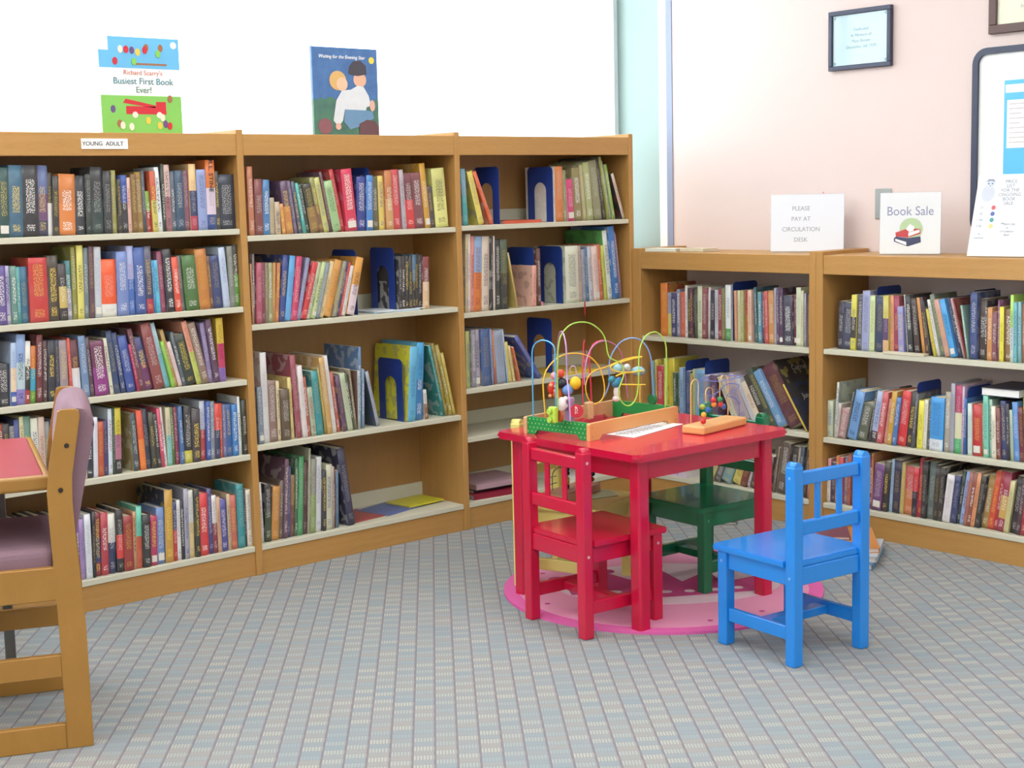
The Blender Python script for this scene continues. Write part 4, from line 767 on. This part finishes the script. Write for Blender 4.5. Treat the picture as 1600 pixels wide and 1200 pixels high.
# ---------------------------------------------------------------- things on the tall bookcases
ZTOP = 1.5112
def standing(name, label, O, ex_, wd, ht, th, back, mats):   # a book facing the room, leaning back a little
    e = thing(name, label, 'book', tuple(O)); e.matrix_world = Matrix.Translation(Vector(O)) @ Matrix.Rotation(ex_, 4, 'Z') @ Matrix.Rotation(back, 4, 'X')
    b = new(); bx(b, 0, wd, 0, .0022, 0, ht, .0008); front = obj('front_cover', b, mats, e)
    b = new(); bx(b, 0, wd, th-.0022, th, 0, ht); bx(b, 0, .0022, .0022, th-.0022, 0, ht); obj('back_cover', b, mats, e)
    b = new(); bx(b, .0025, wd-.003, .0023, th-.0023, .003, ht-.003); obj('pages', b, PAGES, e)
    return e, front
SKY = plain('cover_sky_blue', '6cbce8', .35); CVG = plain('cover_meadow_green', '86c860', .35); 
bk, fr = standing('display_book', 'tall picture book with blue, white and green cover standing above YOUNG ADULT sign', (-.463, .05, ZTOP), 0, .282, .302, .016, .0, [WHITE])
bm_ = new(); bx(bm_, .001, .281, -.0006, 0, .204, .3015); obj('blue_band', bm_, SKY, fr)
bm_ = new(); bx(bm_, .001, .281, -.0006, 0, .0005, .118); obj('green_band', bm_, CVG, fr)
bm_ = new(); bx(bm_, .001, .034, -.0009, -.0006, .258, .3015); obj('library_sticker', bm_, WHITE, fr); obj('round_sticker', prism(new(), disc_pts(.262, .281, .011, 16), -.0009, -.0006, 'y'), WHITE, fr)
F = lambda x, z: frame_m((x, -.0008, z), (1, 0, 0), (0, 0, 1))
text('author_line', "Richard Scarry's", .021, plain('coral_ink', 'd88878', .5), fr, F(.15, .19))
text('title_line', 'Busiest First Book', .0285, plain('teal_ink', '4a8a98', .5), fr, F(.15, .163), xs=1.0)
text('title_line', 'Ever!', .027, plain('olive_ink', '5a8a78', .5), fr, F(.15, .136))
CRED = plain('cover_fire_red', 'd0303c', .35); CWH = plain('cover_cream', 'efe4d0', .35); CPU = plain('cover_plum', '6a5088', .35); CYE = plain('cover_yellow', 'e8c850', .35); CBR = plain('cover_brown', 'a87050', .35)
bm_ = new(); bx(bm_, .085, .225, -.0012, -.0006, .06, .085); prism(bm_, [(.075, .095), (.085, .108), (.19, .088), (.185, .08)], -.0012, -.0006, 'y'); bx(bm_, .19, .225, -.0012, -.0006, .085, .1); obj('fire_engine', bm_, CRED, fr)
bm_ = new()
for x in (.115, .2): prism(bm_, disc_pts(x, .058, .01, 16), -.0016, -.0012, 'y')
obj('wheels', bm_, CWH, fr)
rnd = random.Random(11); yb = 0
for m_, pts in ((CPU, ((.115, .26), (.04, .075), (.22, .03))), (CYE, ((.135, .255), (.16, .04), (.2, .025))), (CBR, ((.165, .27), (.215, .27), (.06, .03), (.24, .11))), (CRED, ((.095, .262), (.16, .262), (.055, .225), (.235, .024))), (CWH, ((.075, .262), (.07, .024), (.1, .02), (.21, .05))), (CVG, ((.205, .252), (.12, .225)))):
    for x, z in pts: yb += .00012; obj('cover_blot', prism(new(), disc_pts(x, z, .0085, 12, ry=.012), -.0012-yb, -.0006, 'y'), m_, fr)
bm_ = new(); bx(bm_, .12, .235, -.0012, -.0006, .215, .221); obj('cover_ground_line', bm_, CBR, fr)
t = NT('painted_dusk_cover'); o = t.objco(); s = t.n('ShaderNodeSeparateXYZ'); t.l(o, s.inputs[0]); nz = t.noise(o, 26, 4)
gx = t.math('GREATER_THAN', t.math('ADD', s.outputs[2], t.math('MULTIPLY', nz, .08)), .165)
t.l(t.mix(gx, t.mix(nz, hexc('5a9068'), hexc('3f5a66')), t.mix(nz, hexc('3c5a90'), hexc('5a88bc'))), t.b.inputs['Base Color']); t.b.inputs['Roughness'].default_value = .35; DUSK = t.m
bk, fr = standing('display_book', 'dark blue picture book with two embracing children standing on the middle tall bookcase', (.332, .05, ZTOP), 0, .279, .305, .012, .0, [DUSK])
def blob(nm, col, pts, y=-.0008, rr=None):
    bm_ = new(); prism(bm_, pts, y-.0004, y, 'y'); return obj(nm, bm_, plain('print_'+col, col, .4, 0, .08, 30), fr)
blob('painted_cap', '4a4650', [(.15, .215), (.155, .24), (.175, .26), (.205, .262), (.228, .245), (.23, .215), (.19, .208)])
blob('painted_head', 'e0b094', disc_pts(.2, .195, .028, 16, ry=.026), -.0006)
blob('painted_hair', 'd8b070', disc_pts(.105, .19, .036, 18, ry=.034)); blob('painted_face', 'e8c0a0', disc_pts(.122, .178, .024, 16, ry=.024), -.0012)
blob('painted_shirt', 'd8dce0', [(.12, .155), (.16, .16), (.19, .175), (.215, .17), (.235, .14), (.245, .105), (.225, .1), (.22, .085), (.13, .09), (.12, .05), (.1, .03), (.08, .05), (.095, .12)], -.0014)
blob('painted_trousers', '6c92b4', [(.13, .09), (.22, .088), (.25, .085), (.255, .06), (.22, .045), (.19, .03), (.15, .02), (.125, .045)], -.0018)
blob('painted_rock', '6a4a50', [(.19, .002), (.19, .04), (.225, .055), (.26, .05), (.277, .03), (.277, .002)], -.002)
blob('painted_bush', '8a5a60', disc_pts(.045, .03, .03, 14, ry=.028), -.001); blob('painted_hand', 'e0b0a0', disc_pts(.25, .105, .012, 12, ry=.02), -.002); blob('painted_hand', 'e0b0a0', disc_pts(.1, .03, .012, 12), -.002)
blob('painted_badge', 'e8d050', disc_pts(.253, .265, .012, 16), -.0012)
text('title_line', 'Waiting for the Evening Star', .0172, WHITE, fr, frame_m((.125, -.001, .272), (1, 0, 0), (0, 0, 1)), shear=.25)
# ---------------------------------------------------------------- things on the low bookcases
ZL = 1.0372
t = NT('clear_acrylic'); g1 = t.n('ShaderNodeBsdfTransparent'); g2 = t.n('ShaderNodeBsdfGlossy'); g2.inputs['Roughness'].default_value = .05; mx = t.n('ShaderNodeMixShader'); mx.inputs[0].default_value = .04
g1.inputs[0].default_value = (.975, .98, .99, 1); t.l(g1.outputs[0], mx.inputs[1]); t.l(g2.outputs[0], mx.inputs[2]); t.l(mx.outputs[0], t.t.nodes['Material Output'].inputs[0]); ACR = t.m
def sign(name, label, PL, PR, ht, back=0.03):
    PL = Vector(PL); PR = Vector(PR); u2 = (PR-PL).normalized(); wd = (PR-PL).length
    a = math.atan2(u2.y, u2.x)
    e = thing(name, label, 'sign'); e.matrix_world = Matrix.Translation((PL.x, PL.y, ZL)) @ Matrix.Rotation(a, 4, 'Z') @ Matrix.Identity(4)
    tilt = Matrix.Rotation(-back, 4, 'X')
    return e, wd, tilt
def sheet(e, wd, ht, tilt, mat, nm='sheet'):
    b = new(); bx(b, .003, wd-.003, -.0006, .0006, .004, ht, 0, tilt); return obj(nm, b, mat, e)
GINK = plain('grey_print', '9a9aa0', .6, 0, .02)
PW = plain('soft_white_sheet', 'f2f2f6', .6, 0, .01)
e, wd, tl_ = sign('counter_sign', 'clear acrylic sign reading PLEASE PAY AT CIRCULATION DESK on the low bookcase', (1.974, -.641), (2.06, -.93), .22)
b = new(); bx(b, 0, wd, -.0032, -.0012, 0, .226, 0, tl_); bx(b, 0, wd, .0012, .0032, 0, .226, 0, tl_); bx(b, 0, wd, 0, .06, 0, .003); obj('acrylic_holder', b, ACR, e)
sh_ = sheet(e, wd, .222, tl_, PW)
for k, s_ in enumerate(('PLEASE', 'PAY AT', 'CIRCULATION', 'DESK')): text('lettering', s_, .0235, GINK, sh_, tl_ @ frame_m((wd*.42, -.001, .168-.04*k), (1, 0, 0), (0, 0, 1)), ext=.0002)
obj('tape_dot', ball(new(), (wd*.72, 0, .228), .004), plain('pink_tack', 'e0a0a0', .5), e)
e, wd, tl_ = sign('counter_sign', 'white Book Sale sign with a drawing of two books and an apple shape', (1.929, -1.177), (1.999, -1.389), .222)
b = new(); bx(b, 0, wd, -.0022, -.001, 0, .225, 0, tl_); bx(b, 0, wd, .001, .0022, 0, .225, 0, tl_); bx(b, 0, wd, 0, .06, 0, .003); obj('acrylic_holder', b, ACR, e)
sh_ = sheet(e, wd, .222, tl_, WHITE)
text('lettering', 'Book Sale', .046, plain('slate_ink', '8a90ae', .6, 0, .02), sh_, tl_ @ frame_m((wd*.5, -.001, .155), (1, 0, 0), (0, 0, 1)), ext=.0002, xs=.92)
def flat(nm, col, pts, y): 
    bm_ = new(); prism(bm_, pts, y-.0003, y, 'y', tl_); return obj(nm, bm_, plain('print_'+col, col, .5, 0, .03), sh_)
flat('apple_shape', 'b8d0a0', disc_pts(wd*.52, .092, .042, 22, ry=.04), -.001)
flat('red_book', 'c83038', [(.06, .08), (.105, .095), (.15, .092), (.15, .075), (.105, .062), (.062, .066)], -.0014); flat('book_pages', 'f4f4f4', [(.107, .066), (.147, .08), (.147, .09), (.107, .08)], -.0018)
flat('navy_book', '2c3560', [(.055, .06), (.062, .066), (.105, .06), (.15, .066), (.152, .045), (.105, .03), (.055, .048)], -.0014); flat('book_pages', 'f4f4f4', [(.06, .05), (.1, .034), (.1, .046), (.06, .058)], -.0018)
flat('open_pages', 'f6f2f0', [(.098, .092), (.112, .11), (.128, .1), (.125, .086), (.11, .082)], -.0022)
e, wd, tl_ = sign('price_list_sign', 'white price list sign with an owl leaning on the low bookcase at right edge', (1.9, -1.550), (1.915, -1.83), .28, .28)
sh_ = sheet(e, wd, .288, tl_, WHITE)
BI = plain('pale_blue_grey_ink', '6f7c98', .6, 0, .02)
for k, s_ in enumerate(('PRICE', 'LIST', 'FOR THE', 'ONGOING', 'BOOK', 'SALE')): text('lettering', s_, .0165, BI, sh_, tl_ @ frame_m((.125, -.001, .262-.0152*k), (1, 0, 0), (0, 0, 1)), ext=.0002)
for k, (s_, c_) in enumerate((('.25', 'c85a68'), ('.50', '5a70b8'), ('1.00', '4a9a98'), ('2.00', 'd8d088'))):
    z_ = .172-.0215*k; text('lettering', s_, .0125, BI, sh_, tl_ @ frame_m((.03, -.001, z_), (1, 0, 0), (0, 0, 1)), ext=.0002)
    flat('price_dot', c_, disc_pts(.074, z_, .0078, 18), -.001)
for k, s_ in enumerate(('As', 'marked')): text('lettering', s_, .0115, BI, sh_, tl_ @ frame_m((.036, -.001, .08-.013*k), (1, 0, 0), (0, 0, 1)), ext=.0002)
for k, s_ in enumerate(('*Please pay', 'at', 'circulation', 'desk')): text('lettering', s_, .0118, BI, sh_, tl_ @ frame_m((.135, -.001, .115-.0125*k), (1, 0, 0), (0, 0, 1)), ext=.0002)
flat('owl_body', 'c4cad4', disc_pts(.046, .222, .024, 20, ry=.03), -.001); flat('owl_head', 'ccd2da', disc_pts(.05, .256, .017, 18, ry=.016), -.0014); flat('owl_crown', '8c94a4', [(.034, .262), (.04, .272), (.06, .272), (.067, .262), (.05, .265)], -.0018)
for x in (.044, .057): flat('owl_eye', '6a88a8', disc_pts(x, .256, .0035, 12), -.002)
flat('owl_beak', '50586a', [(.0485, .25), (.0525, .25), (.0505, .244)], -.002)
# two thin booklets lying near the corner
def flatbook(name, label, pts4, z, th, cover, edge=None, group=None, cat_='book'):
    P = [Vector((p[0], p[1], 0)) for p in pts4]; c = sum(P, Vector())/4
    e = thing(name, label, cat_, (c.x, c.y, z), 0, group); q = [(p-c) for p in P]
    cm = plain('print_'+cover, cover, .4, 0, .08, 25); b = new()
    k = min(.0015, th*.2); prism(b, [(v.x, v.y) for v in q], 0, k, 'z'); prism(b, [(v.x, v.y) for v in q], th-k, th, 'z')
    # spine along the first edge
    d_ = (q[2]-q[1]).normalized()*.002; prism(b, [(q[0].x, q[0].y), (q[1].x, q[1].y), (q[1].x+d_.x, q[1].y+d_.y), (q[0].x+d_.x, q[0].y+d_.y)], k, th-k, 'z')
    obj('cover', b, cm, e); b = new(); prism(b, [(v.x*.96, v.y*.96) for v in q], k, th-k, 'z'); obj('pages', b, plain('edge_'+(edge or 'e4dcc8'), edge or 'e4dcc8', .8), e); return e
def rect(px, py, z, wd, dp, deg):     # rectangle whose nearest left corner is seen at this point
    o_ = hz(px, py, z)[:2]; a = math.radians(deg); u2 = np.array([math.cos(a), math.sin(a)]); v2 = np.array([-u2[1], u2[0]])
    return [o_, o_+u2*wd, o_+u2*wd+v2*dp, o_+v2*dp]
flatbook('booklet', 'thin white booklet lying on the low bookcase beside the mint wall strip', rect(1008, 393, ZL, .15, .1, -80), ZL, .012, 'dfe3d4', None, None, 'booklet')
flatbook('booklet', 'thin cream booklet lying on the low bookcase left of the PLEASE PAY sign', rect(1062, 393, ZL, .12, .1, -86), ZL, .012, 'd8d0b8', None, None, 'booklet')
# ---------------------------------------------------------------- wall things
XF = XW-.0005
def framed(name, label, y0, y1, z0, z1, fw, fd, fmat, inner, r=0, cat_='picture'):
    e = thing(name, label, cat_, (XF, 0, 0)); 
    if r:
        def rr(y0, y1, z0, z1, r): return disc_pts(y1+r, z0+r, r, 7, math.pi, 1.5*math.pi)+disc_pts(y0-r, z0+r, r, 7, 1.5*math.pi, 2*math.pi)+disc_pts(y0-r, z1-r, r, 7, 0, .5*math.pi)+disc_pts(y1+r, z1-r, r, 7, .5*math.pi, math.pi)
        o1, o2 = rr(y0, y1, z0, z1, r), rr(y0-fw, y1+fw, z0+fw, z1-fw, max(.001, r-fw)); b = new()
        A = [[b.verts.new((x, p[0], p[1])) for p in oo] for oo in (o1, o2) for x in (-fd, 0)]
        nn = len(o1)
        for i in range(nn):
            j = (i+1) % nn
            b.faces.new((A[0][i], A[0][j], A[2][j], A[2][i])); b.faces.new((A[0][i], A[0][j], A[1][j], A[1][i])); b.faces.new((A[2][i], A[2][j], A[3][j], A[3][i])); b.faces.new((A[1][i], A[1][j], A[3][j], A[3][i]))
    else:
        b = new(); bx(b, -fd, 0, y1, y0, z0, z0+fw, .002); bx(b, -fd, 0, y1, y0, z1-fw, z1, .002); bx(b, -fd, 0, y1, y1+fw, z0+fw, z1-fw, .002); bx(b, -fd, 0, y0-fw, y0, z0+fw, z1-fw, .002)
    obj('frame', b, fmat, e); b = new(); bx(b, -fd*.5, -.0005, y1+fw*.9, y0-fw*.9, z0+fw*.9, z1-fw*.9); p_ = obj('sheet' if not r else 'board', b, inner, e); return e, p_
NAVY = plain('dark_navy_frame', '343a52', .4); BRN = plain('dark_brown_frame', '5c4440', .45)
e, p_ = framed('framed_certificate', 'small certificate in a dark frame on the pink wall', -.800, -1.081, 1.726, 1.948, .017, .02, NAVY, plain('pale_cyan_certificate', 'bcd6da', .35))
FW2 = lambda y, z, d_=.0105: frame_m((-d_, y, z), (0, -1, 0), (0, 0, 1))
CI = plain('pale_teal_ink', '7ea4aa', .6, 0, .02)
for k, s_ in enumerate(('Dedicated', 'In Memory of', 'Mary Brown', 'December 5th 1929')): text('lettering', s_, .0165, CI, p_, FW2(-.945, 1.873-.0215*k), ext=.0003)
b = new()
for y, z in ((-.825, 1.922), (-1.055, 1.922), (-.825, 1.752), (-1.055, 1.752)): cyl(b, (-.0108, y, z), (-.01, y, z), .006, 12)
obj('corner_ornament', b, CI, p_)
obj('cover_glass', bx(new(), -.013, -.0115, -1.066, -.815, 1.741, 1.933), ACR, e)
e, p_ = framed('framed_certificate', 'brown framed certificate at the top right corner of the pink wall', -1.482, -1.86, 1.800, 2.08, .03, .02, BRN, plain('cream_certificate', 'e2e6cc', .4))
for k, s_ in enumerate(('Certificate', 'of Appreciation', 'presented to the', 'Friends of the Library')): text('lettering', s_, .016, plain('grey_green_ink', 'a4aa98', .6), p_, FW2(-1.67, 1.95-.022*k), ext=.0003)
e, p_ = framed('notice_board', 'white notice board with a rounded dark frame on the pink wall', -1.424, -2.35, 1.10, 1.755, .022, .022, NAVY, plain('white_board_surface', 'eef2f0', .35, 0, .01), .055, 'notice board')
ps = thing('notice_poster', 'blue and white printed notice pinned on the white notice board', 'poster', (XF-.0115, 0, 0))
bl = plain('poster_blue', '5cbcf0', .45, 0, .01); o_ = bx(new(), -.0008, 0, -1.83, -1.545, 1.29, 1.638); pb_ = obj('sheet', o_, bl, ps)
b = new(); bx(b, -.0014, -.0008, -1.825, -1.55, 1.595, 1.623); bx(b, -.0014, -.0008, -1.822, -1.557, 1.405, 1.57); obj('white_panel', b, WHITE, pb_)
b = new(); rnd = random.Random(8)
for k in range(9): 
    z = 1.558-.0165*k; bx(b, -.0018, -.0014, -1.57-rnd.uniform(.02, .2), -1.565, z-.0035, z)
obj('small_print', b, plain('rose_grey_print', 'c8c0c4', .6), pb_)
text('lettering', 'Library Hours', .012, GINK, pb_, frame_m((-.0016, -1.66, 1.607), (0, -1, 0), (0, 0, 1)), ext=.0002)
e = thing('light_switch', 'grey steel light switch plate on the pink wall behind the Book Sale sign', 'light switch', (XF, 0, 0))
obj('plate', bx(new(), -.006, 0, -1.082, -1.008, 1.160, 1.275, .003), plain('brushed_steel_plate', 'a4aaa8', .4, .3), e)
obj('toggle', bx(new(), -.016, -.006, -1.05, -1.04, 1.21, 1.232, .002), WHITE, e)
# ---------------------------------------------------------------- flat books on shelves and floor
def shelf_rect(case, li, px, setb, wd, dp, z=None, rot=0):
    z = LEV[case][li]+.0003 if z is None else z
    left = case[0] == 's'; O = np.array([0, setb, z]) if left else np.array([X3+setb, 0, z]); u = np.array([1., 0, 0]) if left else np.array([0, -1., 0]); n = np.array([0, 1., 0]) if left else np.array([1., 0, 0])
    s_ = along(px, O, u); a = math.radians(rot); P = (O+u*s_)[:2]; u2 = u[:2]*math.cos(a)+n[:2]*math.sin(a); n2 = -u[:2]*math.sin(a)+n[:2]*math.cos(a)
    return [P, P+u2*wd, P+u2*wd+n2*dp, P+n2*dp], z
def lay(name, label, case, li, px, setb, wd, dp, th, col, zoff=0, rot=0, edge=None):
    Q, z = shelf_rect(case, li, px, setb, wd, dp, None, rot); return flatbook(name, label, Q, z+zoff, th, col, edge, None, 'magazine' if name == 'magazine' else 'book')
lay('magazine', 'pale blue magazine lying flat on the second shelf of the middle tall bookcase', 's2', 1, 585, .02, .21, .16, .004, 'a8c4dc')
lay('magazine', 'white magazine beneath the blue magazine, second shelf of middle tall bookcase', 's2', 1, 590, .012, .23, .15, .003, 'dde4ea', -.0002+.0045, 4)
lay('magazine', 'dull red magazine lying beside the big navy binder, bottom shelf', 's2', 3, 556, .045, .16, .17, .004, '9c4a4c', 0, 8)
lay('magazine', 'blue and purple magazine lying flat on the bottom shelf of the middle tall bookcase', 's2', 3, 606, .05, .2, .16, .005, '5c70a8', 0, 14)
lay('magazine', 'yellow-green magazine lying on the bottom shelf near the middle upright', 's2', 3, 640, .085, .18, .14, .006, 'ccc838', .006, 5)
lay('laid_book', 'orange-red book lying flat on the top shelf of the corner tall bookcase', 's3', 0, 787, .03, .2, .17, .012, 'c85a40')
lay('laid_book', 'flat yellow book on the third shelf of the corner tall bookcase', 's3', 2, 856, .02, .27, .2, .012, 'd8c040')
lay('laid_book', 'pink book lying flat between the red framed book and a bookend', 's3', 1, 840, .03, .03, .17, .016, 'd89098')
lay('laid_book', 'red-spined grey book lying on the bottom shelf next to the middle upright', 's3', 4, 741, .03, .24, .2, .02, '8f2038', 0, -6, 'd8d4cc')
lay('laid_book', 'dark maroon book, middle of the flat stack on the corner bookcase bottom shelf', 's3', 4, 741, .05, .22, .19, .014, '3a2028', .0205, 3)
lay('laid_book', 'pink and grey book, topmost of the flat stack on the bottom shelf', 's3', 4, 745, .04, .25, .21, .02, 'b898a4', .035, -4, 'dcc0b0')
lay('laid_book', 'white book lying flat at the right of the corner bookcase bottom shelf', 's3', 4, 880, .03, .25, .18, .018, 'dcdcd4')
lay('laid_book', 'thin cream book lying flat under the leaning books, top shelf of right low case', 'rb', 0, 1379, .002, .17, .034, .008, 'd8d0b8')
bx0 = lay('laid_book', 'lilac and white boxed book lying on the bottom shelf behind the green chair', 'ra', 2, 1024, .01, .175, .2, .028, 'd8c8d8', 0, 0, 'e0dcd8')
Q, z_ = shelf_rect('ra', 2, 1044, .01, .1, .1); cen = bx0.location
text('lettering', 'STONE DARK', .015, plain('violet_ink', '7a5a98', .5), bx0, frame_m((-.1005, 0.0, .0145), (0, -1, 0), (0, 0, 1)), ext=.0004, shear=.3)
Q = [(X3+.035+.0, -1.205), (X3+.035, -1.405), (X3+.16, -1.405), (X3+.16, -1.205)]
zb = LEV['rb'][1]
def topq(case, li, pxl, pxr, setb, dp): 
    O = np.array([X3+setb, 0, LEV[case][li]+.2]); a = along(pxl, O, np.array([0, -1., 0])); b3 = along(pxr, O, np.array([0, -1., 0])); return [(X3+setb, -a), (X3+setb, -b3), (X3+setb+dp, -b3), (X3+setb+dp, -a)]
row = [i for i in ROWS['rb', 1] if not i['E']]
Qt = topq('rb', 1, 1532, 1592, .03, .2); s0, s1 = -Qt[0][1], -Qt[1][1]
ztop = max([max(p[1] for p in quad(i)) for i in ROWS['rb', 1] if i['s'] < s1+.02 and i['s']+i['w']+.05 > s0 and i['th'] < 5] or [zb+.2])
flatbook('laid_book', 'white-paged dark book lying on top of the standing books, middle shelf, right low case', [Qt[2], Qt[3], Qt[0], Qt[1]], ztop+.0006, .028, '3a3a48', 'f0f0ee')
# floor pile by the right low bookcase
flatbook('floor_book', 'orange-covered book on the floor pile behind the blue chair', [(1.575, -1.44), (1.815, -1.235), (1.70, -1.10), (1.46, -1.305)], .04, .016, 'd08a48', 'e8dcd8')
flatbook('floor_book', 'blue and white book, bottom of the floor pile behind the blue chair', [(1.49, -1.47), (1.73, -1.35), (1.62, -1.13), (1.38, -1.25)], 0.0005, .019, '5a88b0', 'dcd8d0')
flatbook('floor_book', 'pale book in the middle of the floor pile behind the blue chair', [(1.52, -1.465), (1.755, -1.33), (1.64, -1.13), (1.405, -1.265)], .02, .0195, 'b8c0c8', 'dcd4cc')
flatbook('floor_book', 'plum-covered book leaning on the floor pile beside the low bookcase', [(1.60, -1.30), (1.80, -1.13), (1.69, -1.0), (1.49, -1.17)], .0565, .012, '7a4858', 'e8e0e0')
flatbook('floor_book', 'white thin book on the floor beneath the back of the green chair', [(1.70, -.70), (1.835, -.58), (1.735, -.46), (1.60, -.58)], .0005, .01, '4a5a50', 'e0e0d4')
# red ribbon hanging from a shelf
b = new(); prism(b, [(-.0035, .004), (.0035, .004), (.003, -.05), (-.003, -.055)], -.0004, .0004, 'y'); rb_ = obj('ribbon', b, plain('red_ribbon_cloth', 'b83038', .7))
s_ = along(914, np.array([0, .003, .82]), np.array([1., 0, 0])); rb_.location = (s_, .0032, .8405); tag(rb_, 'narrow red ribbon hanging over the second shelf edge of the corner bookcase', 'ribbon')
